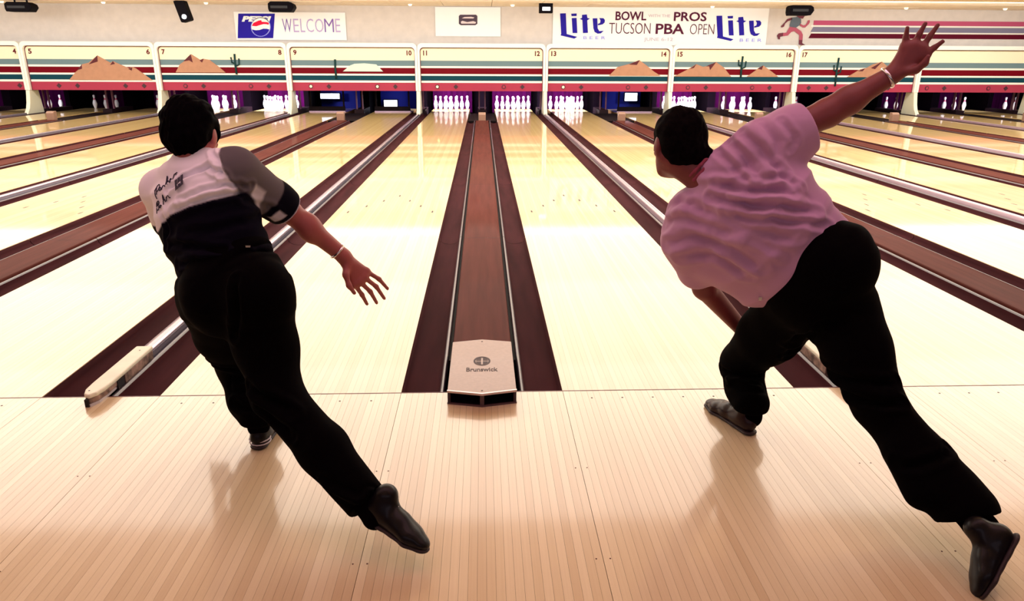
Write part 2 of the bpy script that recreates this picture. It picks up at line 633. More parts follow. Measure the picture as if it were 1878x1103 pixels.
def hood(xc, label):
    root = empty('ball_return_hood', (xc, 0, 0))
    tag(root, label, 'ball return')
    H = .062
    plan = [(-.148, -.115), (0, -.150), (.148, -.115), (.146, .452), (0, .486), (-.146, .452)]
    inner = [(-.132, -.116), (0, -.149), (.132, -.116)]
    m = MB()
    # top plate
    m.xy([(xc + x, y) for x, y in plan], H - .005, H)
    m.build('top_plate', 'hood_tan', root, bevel=.0015)
    m = MB()
    m.prism([(xc - .148, -.115), (xc - .136, -.118), (xc - .136, .44), (xc - .148, .452)], lambda p, t: (p[0], p[1], t), .0, H - .005)
    m.prism([(xc + .148, -.115), (xc + .136, -.118), (xc + .136, .44), (xc + .148, .452)], lambda p, t: (p[0], p[1], t), .0, H - .005)
    m.build('side_panel', 'print_dark', root)
    m = MB()
    m.xy([(xc - .150, -.117), (xc, -.153), (xc + .150, -.117), (xc + .150, -.108), (xc, -.143), (xc - .150, -.108)], H - .008, H + .0015)
    m.build('front_edge', 'hood_edge', root)
    m = MB()
    m.xy([(xc - .150, -.117), (xc, -.153), (xc + .150, -.117), (xc + .150, -.108), (xc, -.143), (xc - .150, -.108)], .0, .006)
    m.box(xc - .009, xc + .009, -.146, -.10, .006, H - .008)
    m.build('divider', 'cap_trim', root)
    m = MB(); m.box(xc - .135, xc + .135, -.02, -.01, .0, H - .006)
    m.build('inner_wall', 'black', root)
    m = MB(); m.xy([(xc - .135, -.11), (xc, -.14), (xc + .135, -.11), (xc + .135, -.02), (xc - .135, -.02)], .0005, .003)
    m.build('mouth_floor', 'black', root)
    m = MB()
    for (x, y) in ((0, -.118), (0, .455)):
        disc(m, xc + x, y, H, .004, 8, .001)
    m.build('screw', 'print_dark', root)
    # emblem: ring with a crossed ball figure
    m = MB()
    ex, ey, ro = xc, .205, .040
    for i in range(24):
        a, b = 2 * math.pi * i / 24, 2 * math.pi * (i + 1) / 24
        P = [(ex + r * math.cos(t), ey + r * 1.35 * math.sin(t)) for r, t in ((ro, a), (ro, b), (ro - .009, b), (ro - .009, a))]
        m.xy(P, H + .0003, H + .0009)
    for sx in (-1, 1):
        for sy in (-1, 1):
            P = []
            for i in range(7):
                t = math.pi / 2 * i / 6
                P.append((ex + sx * (.004 + .024 * math.cos(t)), ey + sy * (.005 + .033 * math.sin(t))))
            P.append((ex + sx * .004, ey + sy * .005))
            m.xy(P, H + .0003, H + .0009)
    m.build('emblem', 'print_dark', root)
    me = text_mesh('Brunswick', -.072, .072, 0, 0.044, 0, bold=.02)
    v = np.empty(len(me.vertices) * 3); me.vertices.foreach_get('co', v); v = v.reshape(-1, 3)
    o = np.stack([xc + v[:, 0], .085 + v[:, 2], H + .0003 - v[:, 1] * .15], 1)
    me.vertices.foreach_set('co', o.ravel()); me.materials.clear(); me.materials.append(MATS['print_dark']); me.update()
    link_mesh('lettering', me, root)
    return root


for k in range(-4, 6):
    xc = k * PITCHX
    a, b = 11 + 2 * k, 12 + 2 * k
    root = empty('ball_return_cover', (xc, 0, 0))
    tag(root, 'long brown ball return cover between lanes %s and %s' % (NW[a], NW[b]), 'cover', 'ball return covers')
    link_mesh('cover_panel', cover_me, root, (xc, 0, 0))
    link_mesh('groove_floor', groove, root, (xc, 0, 0))
    for y in (2.9, 5.6, 8.6, 11.6):
        link_mesh('cover_joint', joint_me, root, (xc, y, 0))
    if k == 0:
        hood(xc, 'tan hood with dark emblem at the foul line between lanes eleven and twelve')
    elif k in (-1, 1):
        hood(xc, 'tan hood at the near end of the cover between lanes %s and %s' % (NW[a], NW[b]))
    m = MB(); m.box(xc - .335, xc + .335, 15.05, 17.55, -.05, -.012); tag(m.build('end_plate', 'sweep'), 'dark plate behind the tan block between lanes %s and %s' % (NW[a], NW[b]), 'plate', 'dark plates behind the blocks')
    # far stop block
    m = MB()
    if k == 0:
        m.yz([(14.87, .0), (14.87, .15), (14.93, .19), (15.02, .19), (15.02, .0)], xc - .085, xc + .085)
    else:
        m.yz([(14.87, .0), (14.87, .17), (14.92, .205), (15.02, .205), (15.02, .0)], xc - .085, xc + .085)
    tag(m.build('stop_block', 'hood_tan', bevel=.008), 'small tan block at the far end of the cover between lanes %s and %s' % (NW[a], NW[b]), 'block', 'blocks at the far cover ends')

rail_me = MB()
rail_me.strip([(-.028, -.055), (-.028, .030), (-.022, .038), (.012, .038), (.016, .036)], .465, 16.79, 'rail')
rail_me.strip([(.016, .036), (.020, .040), (.027, .036), (.030, .026), (.027, .016), (.025, .006), (.025, -.055)], .465, 16.79, 'rail_bright')
rail_mesh = rail_me.mesh('rail_body', 'rail')
rail_mesh.polygons.foreach_set('use_smooth', [True] * len(rail_mesh.polygons))
for k in range(-4, 5):
    xc = k * PITCHX + PITCHX / 2
    a, b = 12 + 2 * k, 13 + 2 * k
    root = empty('divider_rail', (xc, 0, 0))
    tag(root, 'narrow lilac grey divider rail between lanes %s and %s' % (NW[a], NW[b]), 'rail', 'divider rails')
    link_mesh('rail_body', rail_mesh, root, (xc, 0, 0))
    link_mesh('groove_floor', grooveB, root, (xc, 0, 0))
    if k in (-2, -1, 0, 1):
        ec = empty('rail_end_cap', (xc, 0, 0))
        tag(ec, {-1: 'scuffed cream end cap with dark nose over the foul line at the left',
                 0: 'cream rail end cap behind the legs of the bowler in the pink shirt'}.get(k, 'cream rail end cap at the foul line between lanes %s and %s' % (NW[a], NW[b])), 'end cap')
        # tapered top shell
        m = MB()
        out = [(-.040, .46), (-.040, .03), (-.036, -.04), (-.020, -.085), (.006, -.10), (.026, -.07), (.036, -.02), (.040, .05), (.040, .46)]
        m.xy([(xc + x, y) for x, y in out], .036, .056)
        m.build('cap_shell', 'end_cap_cream', ec, bevel=.006)
        m = MB()
        out2 = [(x * .96, y) for x, y in out]
        m.xy([(xc + x, y) for x, y in [(-.038, .455), (-.038, .16), (.036, .16), (.038, .455)]], -.02, .036)
        m.build('cap_skirt', 'end_cap_scuffed', ec, bevel=.004)
        m = MB()
        m.xy([(xc + x * .93, y) for x, y in [(-.038, .10), (-.038, .0), (-.034, -.05), (-.018, -.085), (.006, -.098), (.027, -.06), (.037, .0), (.038, .10)]], .012, .036)
        m.build('cap_nose', 'end_cap_scuffed', ec, bevel=.004)
        m = MB()
        m.xy([(xc + x * .93, y) for x, y in [(-.030, .10), (-.034, -.05), (-.016, -.092), (.008, -.10), (.029, -.06), (.034, .02), (.034, .10)]], .0, .012)
        m.build('nose_pad', 'sole_light', ec)
        m = MB(); m.box(xc - .014, xc + .002, -.103, -.088, .0, .034); m.build('rubber_stop', 'rubber', ec)
        m = MB(); m.box(xc + .018, xc + .039, .085, .145, -.03, .034); m.build('rubber_stop', 'rubber', ec)
        m = MB(); disc(m, xc - .012, -.055, .0562, .004); disc(m, xc + .002, .40, .0562, .004)
        m.build('screw', 'print_dark', ec)

# ------------------------------------------------------------------ masking units


def zY(py, Y=YM - .03):
    return at(880, py, Y)[2]


def mx(px, py=120, Y=YM - .03):
    return at(px, py, Y)[0]


BANDS = [('band_cream', 'mask_cream', 1.665, 1.350), ('band_grey', 'mask_greyblue', 1.350, 1.215),
         ('band_white', 'mask_white', 1.215, 1.165), ('band_red', 'mask_red', 1.165, 1.018), ('band_white', 'mask_white', 1.018, .972),
         ('band_teal', 'mask_teal', .972, .848), ('band_white', 'mask_white', .848, .795), ('band_pink', 'mask_pink', .795, .588)]

MOUNT = {
    -3: [('sand', [(122, 149), (136, 135), (150, 125), (150, 121), (163, 118), (181, 105), (203, 118), (208, 115), (216, 119), (236, 128), (241, 125), (248, 128), (275, 149)],
          [[(163, 121), (181, 105), (180, 116)], [(141, 131), (150, 121), (149, 129)], [(202, 122), (208, 115), (211, 120)], [(234, 129), (242, 126), (240, 132)]])],
    -2: [('sand', [(320, 135), (330, 120), (338, 115), (353, 102), (368, 112), (373, 110), (385, 112), (400, 124), (412, 135)],
          [[(337, 115), (352, 102), (354, 117), (348, 113)], [(367, 113), (375, 110), (371, 117)]])],
    -1: [('pale_hill', [(628, 132), (642, 121), (650, 118), (668, 117), (690, 119), (702, 132)], [])],
    1: [('sand', [(1118, 138), (1133, 122), (1155, 116), (1172, 109), (1185, 118), (1200, 130), (1213, 138)], [[(1153, 117), (1173, 109), (1168, 118)]])],
    2: [('sand', [(1238, 139), (1262, 126), (1277, 116), (1290, 121), (1299, 119), (1313, 112), (1328, 122), (1343, 139)],
         [[(1266, 125), (1277, 116), (1273, 123)], [(1295, 120), (1313, 112), (1303, 127), (1301, 120)]]),
        ('sand', [(1372, 139), (1395, 121), (1400, 118), (1415, 128), (1430, 139)], [[(1390, 124), (1400, 118), (1398, 126)]])],
    3: [('sand', [(1557, 139), (1580, 124), (1590, 122), (1601, 115), (1617, 110), (1630, 120), (1656, 139)],
         [[(1575, 128), (1588, 122), (1584, 128)], [(1598, 122), (1617, 110), (1606, 124)]])],
}
CACT = {-2: (432, 101, 138, 1), -1: (615, 110, 145, 0), 2: (1361, 101, 140, 1), 3: (1537, 103, 156, 1)}
IND = {-4: [(36, 1)], -3: [(108, 1), (142, 1), (230, 1), (264, 1)], -2: [(340, 0), (373, 1), (460, 0), (493, 1)], -1: [(570, 0), (603, 1), (692, 0), (725, 1)],
       0: [(802, 0), (836, 1), (924, 0), (958, 1)], 1: [(1033, 0), (1066, 1), (1152, 0), (1185, 1)], 2: [(1262, 0), (1295, 1), (1380, 0), (1412, 1)],
       3: [(1484, 1), (1516, 1), (1600, 0), (1630, 1)], 4: [(1701, 0), (1733, 1), (1814, 0), (1846, 1)]}


def rrect_path(x0, x1, z0, z1, r, n=6):
    """inverted U, from bottom left up and over to bottom right"""
    P = [(x0, z0)]
    for i in range(n + 1):
        t = math.pi - math.pi / 2 * i / n
        P.append((x0 + r + r * math.cos(t), z1 - r + r * math.sin(t)))
    for i in range(n + 1):
        t = math.pi / 2 - math.pi / 2 * i / n
        P.append((x1 - r + r * math.cos(t), z1 - r + r * math.sin(t)))
    P.append((x1, z0))
    return P


for k in range(-4, 6):
    xc = k * PITCHX
    a, b = 11 + 2 * k, 12 + 2 * k
    root = empty('masking_unit', (xc, YM, .585))
    what = {-3: 'a broad brown mountain with four peaks', -2: 'a brown mountain and a dark cactus', -1: 'a pale flat hill and a dark post', 0: 'plain stripes only',
            1: 'one brown mountain near its right end', 2: 'two brown mountains around a cactus', 3: 'a tall cactus behind the raised arm',
            4: 'plain stripes, right of the raised hand', -4: 'plain stripes at the left edge', 5: 'plain stripes beyond the right edge'}[k]
    tag(root, 'striped masking board numbered %s and %s with %s' % (NW[a], NW[b], what), 'board', 'masking boards over the pins')
    hw = PITCHX / 2
    x0, x1 = xc - hw + .075, xc + hw - .075
    for nm, mt, z1, z0 in BANDS:
        m = MB(); e = .003 if nm == 'band_white' else 0
        m.box(x0, x1, YM - .004 + e, YM + .05, z0 + .0004, z1 - .0004)
        m.build(nm, mt, root)
    # frame
    po = rrect_path(xc - hw + .004, xc + hw - .004, .588, 1.776, .12)
    pi_ = rrect_path(x0 - .012, x1 + .012, .588, 1.676, .10)
    m = MB()
    i0 = len(m.v); kk = m.mi(None); n_ = len(po)
    for yy in (YM - .095, YM + .055):
        m.v += [(p[0], yy, p[1]) for p in po] + [(p[0], yy, p[1]) for p in pi_]
    for j in range(n_ - 1):
        A, B2, C2, D2 = j, j + 1, n_ + j + 1, n_ + j
        s = 2 * n_
        for q in ((A, D2, C2, B2), (A + s, B2 + s, C2 + s, D2 + s), (A, B2, B2 + s, A + s), (D2, D2 + s, C2 + s, C2)):
            m.f.append(q); m.m.append(kk)
    for j in (0, n_ - 1):
        m.f.append((j, j + n_, j + 3 * n_, j + 2 * n_)); m.m.append(kk)
    m.build('frame', 'frame_white', root)
    # dark pinstripe along the inner edge
    pj = rrect_path(x0 + .004, x1 - .004, .588, 1.658, .095)
    m = MB(); kk = m.mi(None)
    for yy in (YM - .012, YM + .05):
        m.v += [(p[0], yy, p[1]) for p in pi_] + [(p[0], yy, p[1]) for p in pj]
    for j in range(n_ - 1):
        A, B2, C2, D2 = j, j + 1, n_ + j + 1, n_ + j
        s = 2 * n_
        for q in ((A, D2, C2, B2), (A + s, B2 + s, C2 + s, D2 + s), (A, B2, B2 + s, A + s), (D2, D2 + s, C2 + s, C2)):
            m.f.append(q); m.m.append(kk)
    m.build('pinstripe', 'frame_pinstripe', root)
    # numbers
    hN = .125
    for num, side in ((a, -1), (b, 1)):
        s = str(num); wN = .085 * len(s) - (.04 if '1' in s and len(s) > 1 else 0) - (.03 if s == '11' else 0)
        if side < 0: xa = x0 + .075; xb = xa + wN
        else: xb = x1 - .075; xa = xb - wN
        lettering(s, 'mask_number', root, xa, xb, 1.475, 1.475 + hN, YM - .005, name='number', bold=.035)
    for mt, poly, sh in MOUNT.get(k, []):
        P = [(mx(px), zY(py)) for px, py in poly]
        m = MB(); m.xz(P, YM - .022, YM - .006)
        mo = m.build('mountain', mt, root)
        for s_ in sh:
            m = MB(); m.xz([(mx(px), zY(py)) for px, py in s_], YM - .028, YM - .022)
            sh_ = m.build('mountain_shadow_face', 'sand_shade')
            sh_.parent = mo
    if k in CACT:
        px, pt, pb, arms = CACT[k]
        X = mx(px); zt, zb = zY(pt), zY(pb)
        m = MB()
        m.tube([(X, YM - .02, zb), (X - .01, YM - .02, (zb + zt) / 2), (X, YM - .02, zt)], .026, 8)
        if arms:
            zm = zb + (zt - zb) * .52
            m.tube([(X, YM - .02, zm), (X - .09, YM - .02, zm + .03), (X - .10, YM - .02, zm + .16)], .02, 7)
            m.tube([(X, YM - .02, zm - .06), (X + .09, YM - .02, zm - .02), (X + .10, YM - .02, zm + .13)], .02, 7)
        m.build('cactus', 'cactus', root, smooth=True)
    for px, dia in IND.get(k, []):
        X, Z = mx(px, 160), zY(159.5)
        m = MB()
        if dia:
            r = .062
            m.xz([(X - r, Z), (X, Z - r), (X + r, Z), (X, Z + r)], YM - .014, YM - .004, 'indicator_dark')
        else:
            P = lambda r: [(X + r * math.cos(t * math.pi / 6), Z + r * math.sin(t * math.pi / 6)) for t in range(12)]
            m.xz(P(.055), YM - .014, YM - .004, 'indicator_dark')
            lit = px in (570, 692, 802, 1033)
            m.xz(P(.034), YM - .018, YM - .014, 'indicator_lit' if lit else 'mask_pink')
        m.build('indicator', 'indicator_dark', root)

# posts
fin = [(17.06, .583), (17.46, .583), (17.56, .0), (16.80, .0), (16.83, .05), (16.92, .14), (16.985, .28), (17.03, .45)]
for k in range(-5, 5):
    xp = k * PITCHX + PITCHX / 2
    m = MB()
    m.yz([(y, z) for y, z in fin], -.05, .05)
    a, b = 12 + 2 * k, 13 + 2 * k
    o = m.build('support_post', 'post_cream', None, (xp, 0, 0), bevel=.012)
    tag(o, 'white flared support post between the boards numbered %s and %s' % (NW[a], NW[b]), 'post', 'posts between the masking boards')

# ------------------------------------------------------------------ pin decks
CURT = {9, 10, 14}  # lanes whose cushion has the blue lamp glow painted in
for k in range(-4, 6):
    for which, xc, wd in (('A', k * PITCHX, .22), ('B', k * PITCHX + PITCHX / 2, .13)):
        m = MB(); m.box(xc - wd / 2, xc + wd / 2, 18.85, 20.15, -.15, 1.4)
        a = 11 + 2 * k + (0 if which == 'A' else 1)
        o = empty('pin_deck_partition', (xc, 18.85, -.15))
        tag(o, 'dark partition panel between the pin decks of lanes %s and %s' % (NW[a], NW[a + 1]), 'partition', 'partitions between the pin decks')
        m.build('panel', 'pit_black', o)
        m = MB()
        e = .08 if which == 'A' else .06
        for s in (-1, 1):
            m.box(xc + s * e - .016, xc + s * e + .016, 17.80, 17.86, .08, .80)
        m.build('upright', 'pit_lilac', o)
        m = MB(); m.box(xc - .12, xc + .12, 17.6, 18.84, -.12, .08)
        m.build('kick_block', 'pit_metal', o)
for n in LANES:
    x0 = lane_x(n)
    m = MB(); m.box(x0 - .06, x0 + LW + .06, 19.9, 19.95, -.15, 1.3)
    tag(m.build('pit_cushion', 'pit_curtain_glow_tint' if n in CURT else 'pit_curtain'), 'dark %s cushion at the back of the pin deck of lane %s' % ('glow-tinted blue' if n in CURT else 'purple', NW[n]), 'cushion', 'pit cushions behind the pins')

prof = [(0.0, 0), (.0260, 0), (.0285, .004), (.0362, .028), (.0460, .065), (.0555, .105), (.0600, .125), (.0588, .150), (.0530, .180), (.0430, .215), (.0320, .245), (.0250, .265),
        (.0230, .285), (.0245, .305), (.0290, .325), (.0318, .345), (.0300, .363), (.0220, .375), (.0100, .3805), (0.0, .381)]
pin_me = MB().lathe(prof, 14, None, lambda z: 'pin_red' if (.247 < z < .262 or .268 < z < .285) else 'pin_white').mesh('bowling_pin', 'pin_white')
pin_me.polygons.foreach_set('use_smooth', [True] * len(pin_me.polygons))
PIN = {1: (0, 0, 'front pin'), 2: (-1, 1, 'left pin of the second row'), 3: (1, 1, 'right pin of the second row'), 4: (-2, 2, 'left pin of the third row'),
       5: (0, 2, 'middle pin of the third row'), 6: (2, 2, 'right pin of the third row'), 7: (-3, 3, 'left corner pin of the back row'), 8: (-1, 3, 'inner left pin of the back row'),
       9: (1, 3, 'inner right pin of the back row'), 10: (3, 3, 'right corner pin of the back row')}
ALL = range(1, 11)
RACK = {3: (10,), 4: (9, 10), 5: (8, 9, 10), 6: (8,), 7: (3, 5, 6, 8, 9, 10), 8: ALL, 11: ALL, 12: ALL, 13: ALL, 15: ALL, 16: (3, 4, 5, 7, 8, 9), 17: (7, 9),
        18: (9,), 19: (7, 8), 20: (7, 8, 9), 21: (8, 9)}
for n, pins in RACK.items():
    xc = lane_x(n) + LW / 2
    for p in pins:
        i, j, wd = PIN[p]
        o = link_mesh('bowling_pin', pin_me, None, (xc + i * .1524, 18.288 + j * .264, 0.0))
        o.rotation_euler = (0, 0, random.uniform(0, 6))
        tag(o, 'white bowling pin, %s on lane %s' % (wd, NW[n]), 'pin', 'bowling pins standing on lane ' + NW[n])

# pin deck lamps
PL = {3: 9, 4: 12, 5: 1.2, 6: 1.5, 7: 75, 8: 120, 11: 115, 12: 115, 13: 110, 15: 120, 16: 80, 17: 2, 18: 2, 19: 14, 20: 14, 21: 8}
for n, pw in PL.items():
    xc = lane_x(n) + LW / 2
    area('pin_deck_light', (xc, 17.85, .72), .85, .12, pw, (.88, .86, 1.0), (math.radians(62), 0, 0), 100)
for n, (pa, pb, qa, qb) in {9: (588, 622, 172, 181), 10: (705, 728, 184, 204), 14: (1146, 1169, 171, 185)}.items():
    xc = lane_x(n) + LW / 2
    P0, P1 = at(pa, qb, 19.6), at(pb, qa, 19.6)
    o = empty('machine_lamp', ((P0[0] + P1[0]) / 2, 19.6, P0[2]))
    tag(o, 'bright white lamp panel glowing inside the pinsetter of lane %s' % NW[n], 'lamp')
    m = MB(); m.box(P0[0], P1[0], 19.6, 19.62, P0[2], P1[2]); m.build('lamp_panel', 'machine_lamp', o)
    m = MB(); m.box(P0[0] - .03, P1[0] + .03, 19.63, 19.66, P0[2] - .03, P1[2] + .03); m.build('housing', 'device_dark', o)
    m = MB(); m.box(P0[0] + .02, P1[0] - .02, 19.66, 19.899, P0[2] + .02, P0[2] + .07); m.build('bracket', 'device_dark', o)
    l = area('machine_glow_light', (xc, 18.9, .75), .6, .3, 5, (.25, .32, 1.0), (math.radians(75), 0, 0))
    # sweep bar lowered in front of the deck
    sb = empty('sweep_bar', (xc, 17.75, 0))
    tag(sb, 'dark sweep bar lowered across the empty pin deck of lane %s' % NW[n], 'bar', 'lowered sweep bars')
    x0 = lane_x(n)
    m = MB(); m.box(x0 + .04, x0 + LW - .04, 17.80, 17.84, .03, .15); m.build('bar', 'sweep', sb)
    m = MB(); m.box(x0 + .04, x0 + LW - .04, 17.79, 17.845, .002, .03); m.build('wiper', 'lane_edge_lilac', sb)
    m = MB()
    for xx in (x0 + .06, x0 + LW - .10):
        m = MB(); m.box(xx, xx + .04, 17.84, 17.88, .04, .9); m.build('arm', 'sweep', sb)


# ------------------------------------------------------------------ wall: stripes, banners, figure
YS = YW - .015


def wx(px, py, Y=YS): return at(px, py, Y)[0]
def wz(px, py, Y=YS): return at(px, py, Y)[2]


for i, (mt, px, pa, pb) in enumerate((('trim_pink', 1493, 37.5, 46), ('trim_grey', 1488, 49.5, 58.5), ('trim_maroon', 1484, 61.5, 70))):
    m = MB()
    z1, z0 = wz(px, pa), wz(px, pb)
    xs = wx(px, pa)
    m.xz([(xs, z0), (XR, z0), (XR, z1), (xs + .06, z1)] if i else [(xs, z0), (XR, z0), (XR, z1), (xs, z1)], YS, YW)
    tag(m.build('trim_%d' % (i + 1), mt), kind='structure')
for i, pa in enumerate((47.8, 60.2)):
    m = MB(); z = wz(1500, pa)
    m.box(wx(1488, pa), XR, YS + .002, YW, z - .016, z + .016)
    tag(m.build('trim_%d' % (i + 4), 'mask_white'), kind='structure')


def banner(label, pa, pb, qa, qb, cat='banner'):
    A, B2 = at(pa, qb, YS), at(pb, qa, YS)
    x0, z0, x1, z1 = A[0], A[2], B2[0], B2[2]
    root = empty('banner', ((x0 + x1) / 2, YS, z0))
    tag(root, label, cat, 'banners on the back wall')
    # gently rippled cloth with thickness
    m = MB(); n = 40
    prof_ = [(x0 + (x1 - x0) * i / n, YS - .012 + .003 * math.sin(i * .9)) for i in range(n + 1)]
    back = [(x, y + .006) for x, y in reversed(prof_)]
    m.xy(prof_ + back, z0, z1)
    m.build('cloth', 'banner', root)
    return root


YT = YS - .018


def bx(px, py): return at(px, py, YT)[0]
def bz(px, py): return at(px, py, YT)[2]


def btext(s, m, root, pa, pb, qa, qb, **kw):
    px, py = (pa + pb) / 2, (qa + qb) / 2
    return lettering(s, m, root, bx(pa, py), bx(pb, py), bz(px, qb), bz(px, qa), YT, **kw)


def bpoly(m, pts, mt, off=0.0):
    m.xz([(bx(px, py), bz(px, py)) for px, py in pts], YT - off - .003, YT - off, mt)


# welcome banner
r_ = banner('white banner reading WELCOME with a blue PEPSI square at its left', 434, 633, 23, 73)
m = MB(); bpoly(m, [(437, 25), (504, 25), (501, 70), (436, 70)], 'banner_blue'); m.build('blue_square', 'banner_blue', r_)
btext('PEPSI', 'banner', r_, 443, 498, 29.5, 40, bold=.055, shear=.25, thick=.007)
cx_, cy_ = 478.3, 49.5; R_ = 18.2
circ = lambda r, a0, a1, n: [(cx_ + r * math.cos(a0 + (a1 - a0) * i / n), cy_ + r * .98 * math.sin(a0 + (a1 - a0) * i / n)) for i in range(n + 1)]
m = MB(); bpoly(m, circ(R_, 0, 2 * math.pi, 28)[:-1], 'banner_paleblue', .004); m.build('logo_ring', 'banner_paleblue', r_)
m = MB(); bpoly(m, circ(R_ - 1.3, 0, 2 * math.pi, 28)[:-1], 'banner', .007); m.build('logo_white', 'banner', r_)
wave1 = [(cx_ - 13.5, 47.5), (cx_ - 8, 48.2), (cx_ - 2, 46.2), (cx_ + 5, 44.2), (cx_ + 10, 44.4), (cx_ + 14.5, 45.5)]
top = [(cx_ + (R_ - 2) * math.cos(t), cy_ + (R_ - 2) * math.sin(t)) for t in np.linspace(math.radians(-15), math.radians(-165), 12)]
m = MB(); bpoly(m, [(462, 47.5)] + wave1[1:] + [(cx_ + 15.2, 42), (cx_ + 11, 40.5), (cx_ + 2, 40), (cx_ + 1, 37), (cx_ - 4, 38), (cx_ - 13, 42)], 'banner_red', .010); m.build('logo_red', 'banner_red', r_)
low = [(cx_ + (R_ - 1.6) * math.cos(t), cy_ + (R_ - 1.6) * math.sin(t)) for t in np.linspace(math.radians(16), math.radians(164), 12)]
m = MB(); bpoly(m, low + [(cx_ - 9, 55.6), (cx_ - 2, 55.0), (cx_ + 5, 52.6), (cx_ + 11, 52.8)], 'banner_blue', .010); m.build('logo_blue', 'banner_blue', r_)
for ch, pa, pb, vi in (('W', 518, 535, 1), ('E', 538, 548, 0), ('L', 551, 559, 0), ('C', 562, 575, 0), ('O', 578, 593, 0), ('M', 595, 612, 1), ('E', 615, 624, 0)):
    btext(ch, 'banner_violet' if vi else 'banner_violet_pale', r_, pa, pb, 34.5, 59, bold=-.008, thick=.004)
# small dark badge banner
r_ = banner('white banner with one small dark rounded badge, above number eleven', 799, 918, 13.5, 66.5)
m = MB(); bpoly(m, [(844, 27), (873, 27), (875.5, 29.5), (875.5, 43.5), (872, 46.2), (845, 46.2), (841.5, 43.5), (841.5, 29.5)], 'badge_dark'); m.build('badge', 'badge_dark', r_)
m = MB(); bpoly(m, [(847, 33.5), (852, 31.2), (864, 30.8), (870, 32), (868, 34), (852, 33.8)], 'badge_light', .004)
bpoly(m, [(845, 40), (848, 38.2), (857, 40.5), (868, 38.8), (873, 40.5), (872, 43.4), (846, 43.4)], 'badge_light', .004); m.build('badge_print', 'badge_light', r_)
# tournament banner
r_ = banner('long white banner reading BOWL WITH THE PROS between two blue Lite words', 1013, 1411, 14, 82)
cc = lambda pts: [(1000 + x / 8.536, 5 + y / 8.536) for x, y in pts]
LITE = [[(232, 168), (322, 165), (335, 490), (500, 535), (455, 562), (240, 512), (250, 485)],
        [(405, 172), (492, 168), (490, 208), (412, 210)], [(415, 240), (490, 238), (502, 475), (428, 475)],
        [(575, 190), (650, 183), (660, 240), (700, 248), (657, 275), (668, 472), (590, 475), (580, 270), (540, 252), (575, 238)],
        [(742, 245), (815, 243), (820, 400), (845, 445), (915, 440), (870, 480), (820, 485), (772, 457), (754, 400)],
        [(845, 240), (912, 243), (934, 272), (930, 308), (900, 338), (826, 354), (824, 332), (858, 318), (866, 280), (858, 262)]]
for dx, dy in ((0, 0), (286.7, 4.4)):
    for pl in LITE:
        m = MB(); P = [(x + dx, y + dy) for x, y in cc(pl)]
        bpoly(m, P, 'banner_blue'); m.build('lettering', 'banner_blue', r_)
    btext('BEER', 'banner_paleblue', r_, 1070 + dx, 1110 + dx, 66.5 + dy, 72 + dy, space=1.6)
btext('BOWL', 'banner_maroon', r_, 1129, 1185.5, 21, 37.5, bold=.02)
btext('WITH THE', 'banner_faint', r_, 1189, 1229, 26.5, 31.5)
btext('PROS', 'banner_maroon', r_, 1236, 1296, 22, 39, bold=.02)
btext('TUCSON', 'banner_maroon', r_, 1117, 1193, 42, 62, bold=-.012)
btext('PBA', 'banner_maroon', r_, 1202.5, 1255, 43.5, 62.5, bold=.02)
btext('OPEN', 'banner_maroon', r_, 1265.5, 1310, 44, 63, bold=-.015)
btext('JUNE 6-12', 'banner_faint', r_, 1181, 1234, 69, 77)

# running figure cut-out
r_ = empty('wall_figure', tuple(at(1455, 80, YS)))
tag(r_, 'flat cut-out of a running figure in teal shirt and red trousers on the back wall', 'wall figure')
fc = lambda pts: [(1420 + x / 12.26, y / 12.26) for x, y in pts]
for nm, mt, pts in (
    ('shirt', 'figure_teal', [(390, 400), (520, 380), (600, 430), (600, 520), (560, 570), (490, 620), (345, 600), (345, 560), (370, 480)]),
    ('arm', 'figure_dark', [(395, 395), (400, 440), (300, 480), (240, 530), (215, 600), (160, 620), (150, 590), (230, 510), (290, 430)]),
    ('arm', 'figure_red', [(565, 520), (600, 545), (650, 570), (700, 560), (745, 500), (755, 460), (795, 450), (795, 500), (770, 545), (690, 620), (640, 620), (580, 580)]),
    ('trousers', 'figure_red', [(345, 605), (490, 625), (600, 700), (640, 780), (632, 900), (555, 900), (560, 790), (450, 700), (380, 720), (300, 800), (190, 815), (200, 740), (270, 735)]),
    ('foot', 'figure_dark', [(200, 735), (190, 815), (130, 830), (125, 885), (85, 880), (60, 800), (100, 750)]),
    ('foot', 'figure_dark', [(555, 900), (632, 900), (625, 970), (690, 1010), (675, 1030), (550, 1000)]),
    ('head', 'figure_dark', [(520, 300), (680, 300), (690, 350), (640, 420), (560, 410), (510, 370)])):
    m = MB(); P = [(at(x, y, YS)[0], at(x, y, YS)[2]) for x, y in fc(pts)]
    m.xz(P, YS - .012, YS); m.build(nm, mt, r_)

# ------------------------------------------------------------------ things under the ceiling


